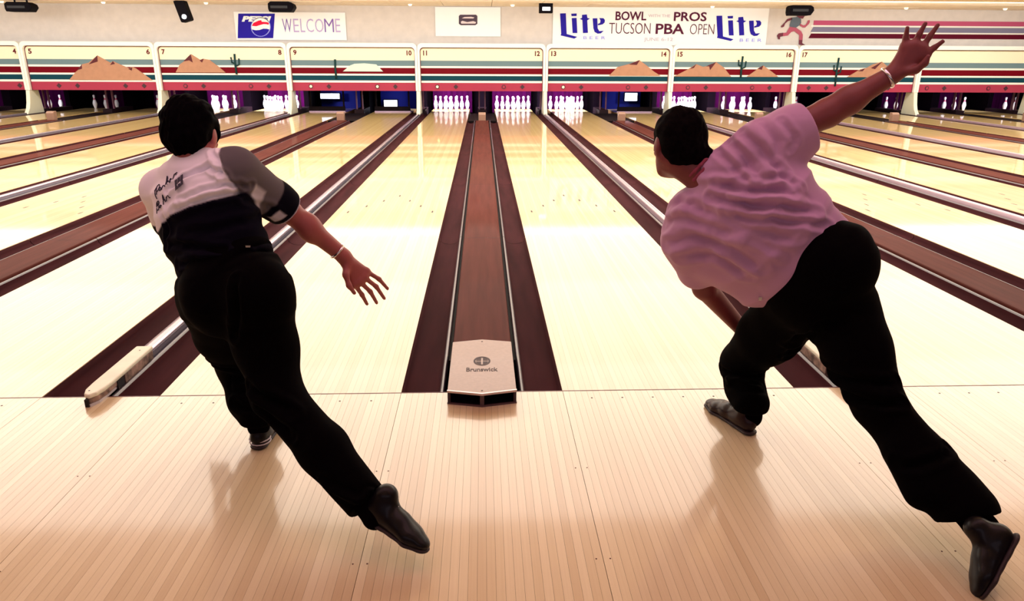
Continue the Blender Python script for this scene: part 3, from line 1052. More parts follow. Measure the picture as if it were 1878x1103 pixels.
def tri_device(px, py, wpx, hpx, label, tail=True):
    Y = 16.3
    c = at(px, py, Y); s = (Y - CY) / F
    hw, hh = wpx / 2 * s, hpx / 2 * s
    root = empty('ceiling_projector', (c[0], Y, c[2]))
    tag(root, label, 'projector', 'dark projectors under the ceiling')
    m = MB()
    pr = [(-hw, -.45 * hh), (-hw * .93, -hh), (hw * .75, -hh), (hw, -.1 * hh), (hw * .93, .55 * hh), (hw * .6, hh), (-hw * .8, hh), (-hw, .6 * hh)]
    m.xz([(c[0] + x, c[2] + z) for x, z in pr], Y - .16, Y + .16)
    m.build('housing', 'device_dark', root, bevel=.015)
    m = MB()
    for x in (-hw * .45, hw * .45): m.box(c[0] + x - .012, c[0] + x + .012, Y - .02, Y + .02, c[2] + hh * .9, ZC + .005)
    m.build('bracket', 'device_dark', root)
    m = MB(); m.box(c[0] - hw * .8, c[0] + hw * .5, Y - .166, Y - .16, c[2] - hh * .3, c[2] + hh * .2)
    m.build('lens_strip', 'black', root)


tri_device(40, 13, 44, 15, 'dark ceiling projector at the far left above number five')
tri_device(518, 13, 43, 16, 'dark ceiling projector above the WELCOME banner')
tri_device(1467, 19, 42, 17, 'dark ceiling projector in front of the running figure')
# tilted spotlight can
Y = 16.2
c = Vector(at(337, 20, Y)); ax = (Vector(at(344, 37, Y)) - Vector(at(330, 0, Y))).normalized()
root = empty('spotlight', tuple(c)); tag(root, 'tilted black can spotlight with a white lamp above number seven', 'spotlight')
rt = Vector((ax.z, 0, -ax.x))
L_, W_ = .25, .125
m = MB(); P = [c + ax * a * L_ + rt * b * W_ for a, b in ((-1, -1), (-1, 1), (.9, 1), (1, .8), (1, -.8), (.9, -1))]
m.xz([(p.x, p.z) for p in P], Y - .11, Y + .11); m.build('can', 'device_dark', root, bevel=.012)
m = MB(); q = c + ax * .14
m.xz([(q.x + .055 * math.cos(t), q.z + .055 * math.sin(t)) for t in np.linspace(0, 2 * math.pi, 13)[:-1]], Y - .125, Y - .11); m.build('lamp', 'device_lens', root)
m = MB(); q = c - ax * .2; m.box(q.x - .02, q.x + .02, Y - .02, Y + .02, q.z, ZC + .005); m.build('bracket', 'device_dark', root)
# small box with a lit screen
c = at(1001, 15, Y)
root = empty('display_box', tuple(c)); tag(root, 'small dark display box with a lit screen beside the Lite banner', 'display')
m = MB(); m.box(c[0] - .165, c[0] + .165, Y - .1, Y + .1, c[2] - .115, c[2] + .115); m.build('housing', 'device_dark', root, bevel=.015)
m = MB(); m.box(c[0] - .09, c[0] + .10, Y - .106, Y - .1, c[2] - .06, c[2] + .02); m.build('screen', 'device_lens', root)
m = MB(); m.box(c[0] - .015, c[0] + .015, Y - .015, Y + .015, c[2] + .11, ZC + .005); m.build('bracket', 'device_dark', root)
for i, (px, nm) in enumerate(((4, 'leftmost'), (190, 'above the board numbered five and six'), (378, 'above the board numbered seven and eight'), (752, 'left of the badge banner'), (940, 'right of the badge banner'),
                              (1307, 'above the word PROS'), (1484, 'beside the running figure'), (1663, 'above the raised hand'), (1845, 'at the far right'))):
    c = at(px, 9, 16.75)
    m = MB(); m.lathe([(0, 0), (.03, 0), (.045, .02), (.05, .045)], 12)
    o = m.build('ceiling_bulb', 'bulb', None, (c[0], 16.75, ZC - .04), smooth=True)
    tag(o, 'small glowing bulb under the ceiling, %s' % nm, 'bulb', 'small bulbs along the ceiling')


# ------------------------------------------------------------------ organic modelling: distance fields
import openvdb as vdb


class Field:
    def __init__(s, lo, hi, h):
        s.lo = np.array(lo, float) - .05; s.h = h
        n = np.ceil((np.array(hi) + .05 - s.lo) / h).astype(int) + 1
        s.a = np.full(n, .04, np.float32); s.n = n

    def sub(s, lo, hi, pad):
        i0 = np.maximum(0, np.floor((np.array(lo) - pad - s.lo) / s.h).astype(int))
        i1 = np.minimum(s.n, np.ceil((np.array(hi) + pad - s.lo) / s.h).astype(int) + 1)
        sl = tuple(slice(a, b) for a, b in zip(i0, i1))
        ax = [(s.lo[i] + s.h * np.arange(i0[i], i1[i])).astype(np.float32) for i in range(3)]
        return sl, ax[0][:, None, None], ax[1][None, :, None], ax[2][None, None, :]

    def _u(s, sl, d, k):
        c = s.a[sl]
        if k <= 0:
            s.a[sl] = np.minimum(c, d); return
        h = np.clip(.5 + .5 * (c - d) / k, 0, 1)
        s.a[sl] = c * (1 - h) + d * h - k * h * (1 - h)

    def cone(s, a, b, ra, rb, k=.015):
        a, b = np.array(a, float), np.array(b, float); r = max(ra, rb)
        sl, X, Y, Z = s.sub(np.minimum(a, b) - r, np.maximum(a, b) + r, .045)
        d = b - a; L = max(1e-9, float(d @ d))
        t = np.clip(((X - a[0]) * d[0] + (Y - a[1]) * d[1] + (Z - a[2]) * d[2]) / L, 0, 1)
        q = np.sqrt((X - a[0] - t * d[0]) ** 2 + (Y - a[1] - t * d[1]) ** 2 + (Z - a[2] - t * d[2]) ** 2) - (ra + (rb - ra) * t)
        s._u(sl, q, k)

    def chain(s, pts, rs, k=.015):
        for i in range(len(pts) - 1):
            s.cone(pts[i], pts[i + 1], rs[i], rs[i + 1], k)

    def _ell(s, c, R, A):
        r = max(R)
        sl, X, Y, Z = s.sub(np.array(c) - r, np.array(c) + r, .045)
        x, y, z = X - c[0], Y - c[1], Z - c[2]
        u = [(x * v[0] + y * v[1] + z * v[2]) for v in A]
        k0 = np.sqrt((u[0] / R[0]) ** 2 + (u[1] / R[1]) ** 2 + (u[2] / R[2]) ** 2)
        k1 = np.sqrt((u[0] / R[0] ** 2) ** 2 + (u[1] / R[1] ** 2) ** 2 + (u[2] / R[2] ** 2) ** 2)
        return sl, k0 * (k0 - 1) / np.maximum(k1, 1e-6)

    def ell(s, c, R, A=((1, 0, 0), (0, 1, 0), (0, 0, 1)), k=.015):
        sl, d = s._ell(c, R, A); s._u(sl, d, k)

    def cut_ell(s, c, R, A=((1, 0, 0), (0, 1, 0), (0, 0, 1)), k=.008):
        sl, d = s._ell(c, R, A)
        c0 = s.a[sl]; d = -d
        h = np.clip(.5 - .5 * (c0 - d) / k, 0, 1)
        s.a[sl] = c0 * (1 - h) + d * h + k * h * (1 - h)

    def cut_plane(s, p, n, lo, hi):
        """remove the half space on the side of n, inside a box"""
        sl, X, Y, Z = s.sub(lo, hi, 0)
        d = -((X - p[0]) * n[0] + (Y - p[1]) * n[1] + (Z - p[2]) * n[2])
        s.a[sl] = np.maximum(s.a[sl], -d)

    def rings(s, R, k=.03, cap=.05):
        """R: (centre, side, half width, half depth)"""
        for (c0, s0, a0, b0), (c1, s1, a1, b1) in zip(R[:-1], R[1:]):
            c0, c1, s0, s1 = map(lambda v: np.array(v, float), (c0, c1, s0, s1))
            m = max(a0, a1)
            sl, X, Y, Z = s.sub(np.minimum(c0, c1) - m, np.maximum(c0, c1) + m, .045)
            d = c1 - c0; L = np.linalg.norm(d); d = d / L
            x, y, z = X - c0[0], Y - c0[1], Z - c0[2]
            ta = x * d[0] + y * d[1] + z * d[2]
            t = np.clip(ta / L, 0, 1)
            e = ta - t * L
            sd = [s0[i] + (s1[i] - s0[i]) * t for i in range(3)]
            dd = sd[0] * d[0] + sd[1] * d[1] + sd[2] * d[2]
            sd = [sd[i] - dd * d[i] for i in range(3)]
            nn = np.sqrt(sd[0] ** 2 + sd[1] ** 2 + sd[2] ** 2); sd = [q / nn for q in sd]
            fr = (d[1] * sd[2] - d[2] * sd[1], d[2] * sd[0] - d[0] * sd[2], d[0] * sd[1] - d[1] * sd[0])
            u = x * sd[0] + y * sd[1] + z * sd[2]; v = x * fr[0] + y * fr[1] + z * fr[2]
            a, b = a0 + (a1 - a0) * t, b0 + (b1 - b0) * t
            k0 = np.sqrt((u / a) ** 2 + (v / b) ** 2 + (e / cap) ** 2)
            k1 = np.sqrt((u / a ** 2) ** 2 + (v / b ** 2) ** 2 + (e / cap ** 2) ** 2)
            s._u(sl, k0 * (k0 - 1) / np.maximum(k1, 1e-5), k)

    def mesh(s, name, m, parent, deform=None, dye=None, iso=0.0):
        g = vdb.FloatGrid(.04)
        g.copyFromArray(np.clip(s.a, -.04, .04))
        P, Q = g.convertToQuads(iso)
        P = P.astype(float) * s.h + s.lo
        a, b, c = P[Q[:, 0]], P[Q[:, 1]], P[Q[:, 2]]
        vol = np.einsum('ij,ij->', np.cross(b - a, c - a), a - P.mean(0))
        if vol < 0: Q = Q[:, ::-1]
        # drop faces of stray islands is not needed; relax a little
        for _ in range(3):
            S = np.zeros_like(P); W = np.zeros(len(P))
            for i in range(4):
                u_, v_ = Q[:, i], Q[:, (i + 1) % 4]
                np.add.at(S, u_, P[v_]); np.add.at(W, u_, 1)
                np.add.at(S, v_, P[u_]); np.add.at(W, v_, 1)
            P = P * .5 + .5 * S / W[:, None]
        P0 = P.copy()
        if deform is not None:
            n = np.cross(P[Q[:, 1]] - P[Q[:, 0]], P[Q[:, 3]] - P[Q[:, 0]])
            N = np.zeros_like(P)
            for i in range(4): np.add.at(N, Q[:, i], n)
            N /= np.linalg.norm(N, axis=1)[:, None] + 1e-12
            P = P + N * deform(P, N)[:, None]
        org = np.array(parent.location) if parent is not None else np.zeros(3)
        me = D.meshes.new(name)
        me.from_pydata((P - org).tolist(), [], Q.tolist())
        me.materials.append(MATS[m])
        me.polygons.foreach_set('use_smooth', [True] * len(me.polygons))
        if dye is not None:
            col = dye(P0, None)
            at_ = me.color_attributes.new('dye', 'FLOAT_COLOR', 'POINT')
            at_.data.foreach_set('color', np.concatenate([col, np.ones((len(P), 1))], 1).ravel())
        me.update()
        o = D.objects.new(name, me)
        COL.objects.link(o)
        if parent is not None: o.parent = parent
        return o


def nrm(v):
    v = np.array(v, float)
    return v / np.linalg.norm(v)


def noise3(P, f, seed=0):
    """cheap smooth pseudo noise by summed rotated sines"""
    rs = np.random.RandomState(seed); o = np.zeros(len(P))
    for i in range(7):
        d = rs.normal(size=3); d /= np.linalg.norm(d)
        ff = f * (.6 + .9 * rs.rand()); ph = rs.rand() * 6.28
        w_ = .5 * np.sin(P @ nrm(rs.normal(size=3)) * f * .7 + rs.rand() * 6)
        o += np.sin((P @ d) * ff + ph + w_)
    return o / 3.5


def seg_dist(P, pts):
    best = np.full(len(P), 9.0)
    for a, b in zip(pts[:-1], pts[1:]):
        d = b - a; t = np.clip((P - a) @ d / (d @ d), 0, 1)
        best = np.minimum(best, np.linalg.norm(P - a - t[:, None] * d, axis=1))
    return best


def folds(lst):
    """lst of (points, width, depth): grooves (depth<0) or ridges (depth>0), dropped onto the side of the cloth that faces -Y"""
    def f(P, N):
        o = np.zeros(len(P))
        back = N[:, 1] < .15
        Pb = P[back]
        for pts, wd, dp in lst:
            pts = [np.array(p, float) for p in pts]; dense = []
            for a, b in zip(pts[:-1], pts[1:]):
                for t in np.linspace(0, 1, 6)[:-1]: dense.append(a + (b - a) * t)
            dense.append(pts[-1]); sn = []
            for p in dense:
                q = (Pb[:, 0] - p[0]) ** 2 + (Pb[:, 2] - p[2]) ** 2
                c = Pb[q < .010 ** 2]
                sn.append(c[np.argmin(c[:, 1])] if len(c) else Pb[np.argmin(q + .05 * (Pb[:, 1] - p[1]) ** 2)])
            lo_, hi_ = np.min(sn, 0) - 4 * wd, np.max(sn, 0) + 4 * wd
            m_ = np.all((P > lo_) & (P < hi_), axis=1)
            Pm = P[m_]; d = seg_dist(Pm, sn)
            # fade at both ends of the fold
            e = np.minimum(np.linalg.norm(Pm - sn[0], axis=1), np.linalg.norm(Pm - sn[-1], axis=1))
            fade = np.clip(e / (2.5 * wd), .15, 1)
            o[m_] += fade * (dp * np.exp(-(d / wd) ** 2) - .5 * dp * np.exp(-((d - 2.0 * wd) / wd) ** 2))
        return o
    return f


def head(Fd, c, up, fwd, sc=1.0):
    up = nrm(up); fw = nrm(np.array(fwd) - np.dot(fwd, up) * up); rt = np.cross(fw, up)
    A = (rt, fw, up); c = np.array(c, float)
    L = lambda x, y, z: c + sc * (x * rt + y * fw + z * up)
    Fd.ell(L(0, -.008, .022), (.074 * sc, .092 * sc, .086 * sc), A, .02)     # cranium
    Fd.ell(L(0, .030, -.038), (.058 * sc, .060 * sc, .072 * sc), A, .02)     # face
    Fd.ell(L(0, .052, -.088), (.030 * sc, .026 * sc, .024 * sc), A, .025)    # chin
    for s in (-1, 1):
        Fd.cone(L(s * .052, .0, -.050), L(s * .022, .058, -.092), .022 * sc, .016 * sc, .02)   # jaw
        Fd.ell(L(s * .034, .076, -.028), (.018 * sc, .014 * sc, .014 * sc), A, .015)           # cheek bone
        Fd.ell(L(s * .076, -.006, -.018), (.010 * sc, .020 * sc, .033 * sc), A, .006)         # ear
        Fd.cone(L(s * .066, -.004, -.02), L(s * .076, -.004, -.02), .012 * sc, .008 * sc, .008)
        Fd.cone(L(s * .012, .084, .012), L(s * .042, .070, .012), .009 * sc, .008 * sc, .010)  # brow
        Fd.cut_ell(L(s * .032, .094, -.006), (.016 * sc, .012 * sc, .010 * sc), A, .008)      # eye socket
    Fd.chain([L(0, .085, .004), L(0, .100, -.030), L(0, .106, -.042)], [.009 * sc, .011 * sc, .013 * sc], .010)
    for s in (-1, 1): Fd.ell(L(s * .012, .094, -.044), (.009 * sc,) * 3, A, .006)
    Fd.ell(L(0, .084, -.066), (.024 * sc, .012 * sc, .006 * sc), A, .006)
    Fd.ell(L(0, .083, -.076), (.021 * sc, .012 * sc, .007 * sc), A, .006)
    return L, A


def face_parts(L, A, parent, sc=1.0):
    for s in (-1, 1):
        for nm, mt, r, dy in (('eye', 'eye_white', .0125, 0), ('iris', 'eye_dark', .006, .0085)):
            bm = bmesh.new(); bmesh.ops.create_icosphere(bm, subdivisions=2, radius=r * sc)
            me = D.meshes.new(nm); bm.to_mesh(me); bm.free(); me.materials.append(MATS[mt])
            if nm == 'eye':
                e = link_mesh(nm, me, parent, tuple(L(s * .032, .076, -.006)))
            else:
                ir = link_mesh(nm, me, None, tuple(np.array(L(s * .032, .076 + dy, -.006)) - np.array(L(s * .032, .076, -.006))))
                ir.parent = e


def hair(parent, L, A, m, sc, nape, seed, vol=1.0, tuft=.004):
    c = L(0, -.01, .02)
    F2 = Field(np.array(c) - .2, np.array(c) + .2, .0035)
    F2.ell(L(0, -.012, .030), (.086 * sc * vol, .103 * sc, .090 * sc * vol), A, .01)
    F2.ell(L(0, -.045, -.015), (.079 * sc * vol, .064 * sc, .068 * sc), A, .02)
    F2.cone(L(0, -.052, -.04), nape, .050 * sc, .040 * sc, .02)
    for s in (-1, 1):
        F2.cone(L(s * .070, .022, .0), L(s * .071, .022, -.030), .012 * sc, .007 * sc, .01)       # sideburn
        F2.cut_ell(L(s * .085, .002, -.030), (.028 * sc, .022 * sc, .034 * sc), A, .006)           # room for the ear
    F2.cut_ell(L(0, .105, -.030), (.085 * sc, .075 * sc, .080 * sc), A, .01)                       # face opening

    def f(P, N):
        q = np.stack([(P - c) @ np.array(v) for v in A], 1)
        return tuft * noise3(q * np.array([1, .6, .6]), 90, seed) + tuft * .6 * noise3(q * np.array([1.6, .5, .5]), 230, seed + 1)
    return F2.mesh('hair', m, parent, f)


def shoe(parent, heel, toe, up, sc=1.0, m='shoe_black', sole='sole_light', ankle=None, striped=False):
    heel, toe = np.array(heel, float), np.array(toe, float)
    d = nrm(toe - heel); up = nrm(np.array(up) - np.dot(up, d) * d); sd = np.cross(d, up)
    Ln = np.linalg.norm(toe - heel)
    L = lambda x, y, z: heel + sd * x + d * y * Ln + up * z
    lo = np.minimum(heel, toe) - .16; hi = np.maximum(heel, toe) + .16
    F2 = Field(lo, hi, .004)
    R = [(L(0, .10, .042), sd, .033, .036), (L(0, .30, .046), sd, .033, .040), (L(.0, .52, .040), sd, .038, .032), (L(.002, .74, .030), sd, .044, .024), (L(.0, .90, .024), sd, .034, .018)]
    F2.rings(R, .02, .035)
    F2.cone(L(0, .20, .06), L(0, .18, .095), .036, .036, .02)
    F2.cut_plane(L(0, 0, .006), -up, lo, hi)
    o = F2.mesh('shoe', m, parent)
    F3 = Field(lo, hi, .004)
    for (y0, a0), (y1, a1) in (((.07, .034), (.30, .034)), ((.30, .034), (.52, .036)), ((.52, .036), (.76, .047)), ((.76, .047), (.94, .034))):
        F3.rings([(L(0, y0, .008), sd, a0, .010), (L(0, y1, .008), sd, a1, .010)], .006, .030)
    s_ = F3.mesh('sole', sole, None)
    s_.parent = o
    if parent is not None:
        s_.location = -Vector(parent.location)
    # laces
    mb_ = MB()
    for i in range(4):
        y = .40 + i * .065; z = .084 - i * .009
        mb_.tube([tuple(L(-.020, y, z - .008)), tuple(L(0, y + .015, z)), tuple(L(.020, y, z - .008))], .0022, 6)
    l_ = mb_.build('laces', 'sole_light' if striped else 'sole_dark', None, smooth=True); l_.parent = o; l_.location = -Vector(parent.location)
    if striped:
        for i, z in enumerate((.020, .033)):
            m_ = MB(); pts = []
            for t in np.linspace(-2.2, 2.2, 13):
                pts.append(tuple(L(.0385 * math.sin(t), (.13 - .135 * math.cos(t) * (1 if abs(t) < 1.6 else 1)), z)))
            m_.tube(pts, .0028, 6)
            t_ = m_.build('stripe', 'sole_light', None, smooth=True); t_.parent = o; t_.location = -Vector(parent.location)
    return o


def torus(name, c, axis, R, r, m, parent, flat=1.0, n=28):
    axis = Vector(axis).normalized(); a = axis.orthogonal().normalized(); b = axis.cross(a); c = Vector(c)
    mb_ = MB(); k = mb_.mi(None)
    for i in range(n):
        t = 2 * math.pi * i / n; e = a * math.cos(t) + b * math.sin(t)
        for j in range(8):
            q = 2 * math.pi * j / 8
            mb_.v.append(tuple(c + e * (R + r * math.cos(q)) + axis * (r * flat * math.sin(q))))
    for i in range(n):
        for j in range(8):
            mb_.f.append((i * 8 + j, ((i + 1) % n) * 8 + j, ((i + 1) % n) * 8 + (j + 1) % 8, i * 8 + (j + 1) % 8)); mb_.m.append(k)
    return mb_.build(name, m, parent, smooth=True)


#PEOPLE
# ------------------------------------------------------------------ bowler on the left, black and white shirt
def P3(d):
    return {k: np.array(at(*v)) for k, v in d.items()}


def hand(Fd, wrist, bases, mids, tips, thumb, rp=.0135, rf=.0086, k=.008):
    w_ = np.array(wrist, float)
    for b in bases:
        Fd.cone(w_, b, .019, rp, .016)
    for a, b in zip(bases[:-1], bases[1:]):
        Fd.cone(a, b, rp, rp, .012)
    for b, m_, t in zip(bases, mids, tips):
        Fd.chain([b, m_, t], [rf * 1.15, rf * 1.02, rf * .85], k)
    Fd.chain(thumb, [.015, .0115, .0095, .0080][:len(thumb)], .012)


A = P3(dict(head=(353, 244, -.42), neck=(356, 286, -.45), shL=(300, 350, -.34), shR=(432, 312, -.52), elR=(528, 386, -.36), wrR=(630, 470, -.30),
            elL=(326, 450, -.14), wrL=(352, 545, -.05), waist=(408, 468, -.54), pel=(437, 528, -.58), hipL=(392, 548, -.53), hipR=(470, 552, -.62),
            knL=(436, 668, -.28), anL=(474, 778, -.44), knR=(508, 722, -.78), anR=(668, 915, -1.04)))
pa = empty('person', tuple(at(478, 812, -.43)))
pa.location.z = 0
tag(pa, 'bowler in white, black and grey shirt and black trousers, right arm swung low', 'person')
shs = nrm(A['shR'] - A['shL']); hps = nrm(A['hipR'] - A['hipL'])

# body: one continuous surface (head, neck, trunk, arms, hands, legs)
lo = np.array([-1.40, -1.35, 0.0]); hi = np.array([-.05, .12, 1.45])
B_ = Field(lo, hi, .0042)
up_a = nrm(np.array([-.06, .30, .95])); fw_a = nrm(np.array([.12, .98, -.34]))
Lh, Ah = head(B_, A['head'], up_a, fw_a, .98)
B_.cone(Lh(0, -.015, -.06), A['neck'] + np.array([0, -.01, -.03]), .052, .060, .03)
B_.rings([(A['neck'] + np.array([0, 0, -.03]), shs, .06, .055), (A['neck'] + (A['waist'] - A['neck']) * .25, shs, .10, .045), (A['waist'], hps, .12, .06), (A['pel'], hps, .12, .06)], .03, .05)
B_.chain([A['shR'], A['elR'], A['wrR']], [.038, .041, .028], .02)
B_.chain([A['shL'], A['elL'], A['wrL']], [.038, .038, .027], .02)
B_.ell(A['elR'] * .62 + A['wrR'] * .38, (.038, .038, .05), k=.03)
H = lambda x, y, Y: np.array(at(x, y, Y))
hand(B_, A['wrR'],
     [H(672, 498, -.26), H(667, 508, -.275), H(659, 516, -.29), H(650, 522, -.30)],
     [H(695, 512, -.23), H(690, 526, -.245), H(679, 535, -.26), H(664, 541, -.27)],
     [H(711, 530, -.215), H(705, 548, -.225), H(691, 556, -.24), H(673, 558, -.25)],
     [H(636, 486, -.31), H(634, 504, -.335), H(640, 524, -.345), H(650, 538, -.34)])
hl = A['wrL']
hand(B_, hl, [hl + np.array([dx, .03, -.075]) for dx in (-.03, -.01, .01, .03)], [hl + np.array([dx, .05, -.11]) for dx in (-.036, -.012, .012, .034)],
     [hl + np.array([dx, .045, -.14]) for dx in (-.036, -.012, .012, .034)], [hl + np.array([.02, .01, -.02]), hl + np.array([.045, .02, -.05]), hl + np.array([.05, .03, -.085])])
B_.chain([A['hipL'], A['knL'], A['anL'] + [0, 0, .02]], [.07, .05, .036], .02)
B_.chain([A['hipR'], A['knR'], A['anR']], [.07, .05, .036], .02)
B_.mesh('body', 'skin_a', pa)

face_parts(Lh, Ah, pa, .98)
hair(pa, Lh, Ah, 'hair_black', .98, A['neck'] + np.array([0, -.01, .04]), 3, 1.05, .005)

# shirt
S_ = Field(lo, hi, .0042)
S_.rings([(A['neck'] + np.array([0, 0, .012]), shs, .062, .058), (np.array(at(360, 312, -.45)), shs, .130, .085), (np.array(at(365, 348, -.46)), shs, .190, .115),
          (np.array(at(372, 385, -.48)), shs, .205, .125), (np.array(at(390, 430, -.51)), nrm(shs + hps), .190, .125), (np.array(at(408, 468, -.54)), hps, .178, .125), (np.array(at(420, 495, -.56)), hps, .182, .13)], .03, .03)
S_.chain([A['shR'], A['shR'] * .25 + A['elR'] * .75, A['shR'] * .10 + A['elR'] * .90], [.072, .066, .066], .03)
S_.cone(A['neck'] * .5 + A['shR'] * .5 + np.array([0, 0, -.015]), A['shR'], .062, .070, .03)
S_.cone(A['neck'] * .5 + A['shL'] * .5 + np.array([0, 0, -.015]), A['shL'], .062, .070, .03)
S_.chain([A['shL'], A['shL'] * .45 + A['elL'] * .55], [.075, .068], .03)
ax = nrm(A['elR'] - A['shR'])
S_.cut_plane(A['shR'] * .06 + A['elR'] * .94, ax, A['elR'] - .11, A['elR'] + .11)
W = lambda x, y: np.array(at(x, y, -.585))


# block edge runs across the back: heights above a slanted line in garment space
back_y = -.55
EB = [np.array(at(x, y, back_y))[[0, 2]] for x, y in ((240, 455), (284, 428), (300, 408), (325, 388), (360, 371), (400, 359), (440, 351), (475, 347), (540, 344))]
EB = np.array(EB)


def sstep(d, w_=.0035):
    return np.clip(.5 + d / (2 * w_), 0, 1)[:, None]


L0, L1 = np.array(at(398, 270, -.55))[[0, 2]], np.array(at(446, 350, -.55))[[0, 2]]


def dye_a(P, N):
    C3 = lambda *c: np.array(lin(c))[None, :]
    XZ = P[:, [0, 2]]
    z_edge = np.interp(P[:, 0], EB[:, 0], EB[:, 1])
    col = np.repeat(C3(254, 250, 255), len(P), 0)
    n_ = np.array([-(L1 - L0)[1], (L1 - L0)[0]]); n_ /= np.linalg.norm(n_)
    if n_[0] < 0: n_ = -n_
    g = sstep((XZ - L0) @ n_)
    col = col * (1 - g) + C3(104, 98, 100) * g
    b = np.maximum(sstep(z_edge - P[:, 2]), sstep(np.minimum(P[:, 1] + .40, z_edge + .02 - P[:, 2])))
    col = col * (1 - b) + C3(10, 7, 20) * b
    # right sleeve: grey, a white patch, a black band, a pale hem
    La = np.linalg.norm(A['elR'] - A['shR'])
    t = (P - A['shR']) @ ax / La
    rad = np.linalg.norm(P - A['shR'] - np.outer(t * La, ax), axis=1)
    on = np.minimum(sstep((t - .12) * La, .006), sstep(.088 - rad, .004))
    side = np.cross(ax, np.array([0, -1, 0])); side /= np.linalg.norm(side)
    sv = (P - A['shR']) @ side
    sl_c = np.repeat(C3(104, 98, 100), len(P), 0)
    k = sstep((t - .60) * La); sl_c = sl_c * (1 - k) + C3(10, 7, 20) * k
    k = sstep(np.minimum(.10 * La - np.abs(t - .30 - sv * 1.2) * La, .030 - np.abs(sv)), .006); sl_c = sl_c * (1 - k) + C3(206, 202, 206) * k
    k = sstep(np.minimum(.065 * La - np.abs(t - .76) * La, .024 - np.abs(sv - .012)), .004); sl_c = sl_c * (1 - k) + C3(214, 210, 220) * k
    k = sstep((t - .915) * La, .002); sl_c = sl_c * (1 - k) + C3(200, 190, 210) * k
    return col * (1 - on) + sl_c * on


fl_a = [
    ([W(295, 350), W(330, 322), (W(372, 306)), W(415, 318)], .008, -.012),
    ([W(370, 276), W(395, 290), W(405, 318)], .007, -.009),
    ([W(330, 362), W(372, 342), W(420, 334), W(460, 345)], .008, -.010),
    ([W(318, 384), W(350, 366), W(400, 352), W(450, 350)], .009, -.011),
    ([W(285, 392), W(300, 420), W(296, 450)], .010, -.009),
    ([W(300, 452), W(360, 440), W(430, 442)], .010, -.010), ([W(330, 478), W(400, 462), W(470, 452)], .010, -.012),
    ([W(340, 420), W(420, 405), W(480, 400)], .012, -.007), ([W(350, 500), W(410, 480), W(480, 470)], .009, .010),
    ([A['shR'] + [0, -.07, -.02], A['elR'] + [0, -.06, .0]], .010, -.006),
]
fa = folds(fl_a)
sh_a = S_.mesh('shirt', 'blocked_shirt', pa, lambda P, N: fa(P, N) + .0018 * noise3(P, 34, 5), dye_a)

# trousers
axk_a = nrm(A['anR'] - A['knR'])
T_ = Field(lo, hi, .0045)
T_.rings([(np.array(at(406, 474, -.545)), hps, .174, .122), (np.array(at(424, 500, -.565)), hps, .186, .135), (np.array(at(438, 535, -.58)), hps, .196, .150), (np.array(at(440, 575, -.56)), hps, .165, .140)], .03, .03)
T_.ell(np.array(at(395, 545, -.64)), (.105, .11, .12), k=.04)
T_.ell(np.array(at(476, 545, -.70)), (.115, .11, .13), k=.04)
T_.chain([A['hipL'], A['hipL'] * .5 + A['knL'] * .5, A['knL'], A['knL'] * .4 + A['anL'] * .6, A['anL'] + np.array([0, 0, .035])], [.122, .104, .080, .074, .070], .035)
T_.chain([A['hipR'], A['hipR'] * .5 + A['knR'] * .5, A['knR'], A['knR'] * .45 + A['anR'] * .55, A['anR'] + axk_a * .01], [.118, .098, .076, .074, .066], .035)
T_.cut_plane(A['anL'] + [0, 0, .012], (0, 0, -1), A['anL'] - .15, A['anL'] + .15)
axk = nrm(A['anR'] - A['knR'])
T_.cut_plane(A['anR'] + axk * .015, axk, A['anR'] - .16, A['anR'] + .16)
ft = folds([
    ([A['knR'] + [-.08, -.06, .05], A['knR'] + [.08, -.08, .0]], .012, -.014), ([A['knR'] + [-.08, -.06, -.01], A['knR'] + [.08, -.08, -.06]], .012, -.012),
    ([A['anR'] - axk * .09 + [-.08, -.05, 0], A['anR'] - axk * .07 + [.08, -.05, 0]], .010, .012), ([A['knL'] + [-.09, -.08, .06], A['knL'] + [.08, -.08, .02]], .012, -.012),
    ([A['anL'] + [-.08, -.08, .10], A['anL'] + [.08, -.08, .08]], .012, -.014), ([A['anL'] + [-.08, -.08, .16], A['anL'] + [.08, -.08, .15]], .012, .012),
    ([np.array(at(440, 500, -.72)), np.array(at(442, 570, -.74)), np.array(at(440, 600, -.7))], .012, -.016)])
T_.mesh('trousers', 'trousers_black', pa, lambda P, N: ft(P, N) + .0035 * noise3(P, 26, 9))
shoe(pa, A['anL'] * [1, 0, 0] + [.0, -.485, .0], A['anL'] * [1, 0, 0] + [.02, -.200, .0], (0, 0, 1), 1.0, 'shoe_black', 'sole_dark', striped=True)
# trailing shoe, rolled on its toe
shoe(pa, np.array(at(672, 950, -1.075)), np.array(at(775, 1012, -1.17)), nrm(np.array([-.45, .42, .72])), 1.0, 'shoe_black', 'sole_dark', striped=True)
F4 = Field(A['anR'] - .12, A['anR'] + .12, .004)
F4.chain([A['anR'] - axk * .05, A['anR'] + axk * .02, np.array(at(688, 948, -1.09))], [.044, .041, .040], .015)
F4.mesh('sock', 'sock_dark', pa)
F4 = Field(A['anL'] - .12, A['anL'] + .12, .004)
F4.chain([A['anL'] + [0, 0, .05], A['anL'] + [0, 0, -.01]], [.044, .042], .015)
F4.mesh('sock', 'sock_dark', pa)
# belt with a small bright tag, bracelet
bc = np.array(at(455, 452, -.685))
m = MB(); m.box(-.007, .007, -.003, .003, -.003, .003)
t_ = m.build('belt_tag', 'chrome', pa, tuple(bc)); tag(t_, 'small bright tag at the belt')
bw = A['wrR'] * .88 + A['elR'] * .12
torus('bracelet', bw, A['wrR'] - A['elR'], .031, .0045, 'chrome', pa)

# writing on the shirt back, laid onto the cloth
dg = bpy.context.evaluated_depsgraph_get()


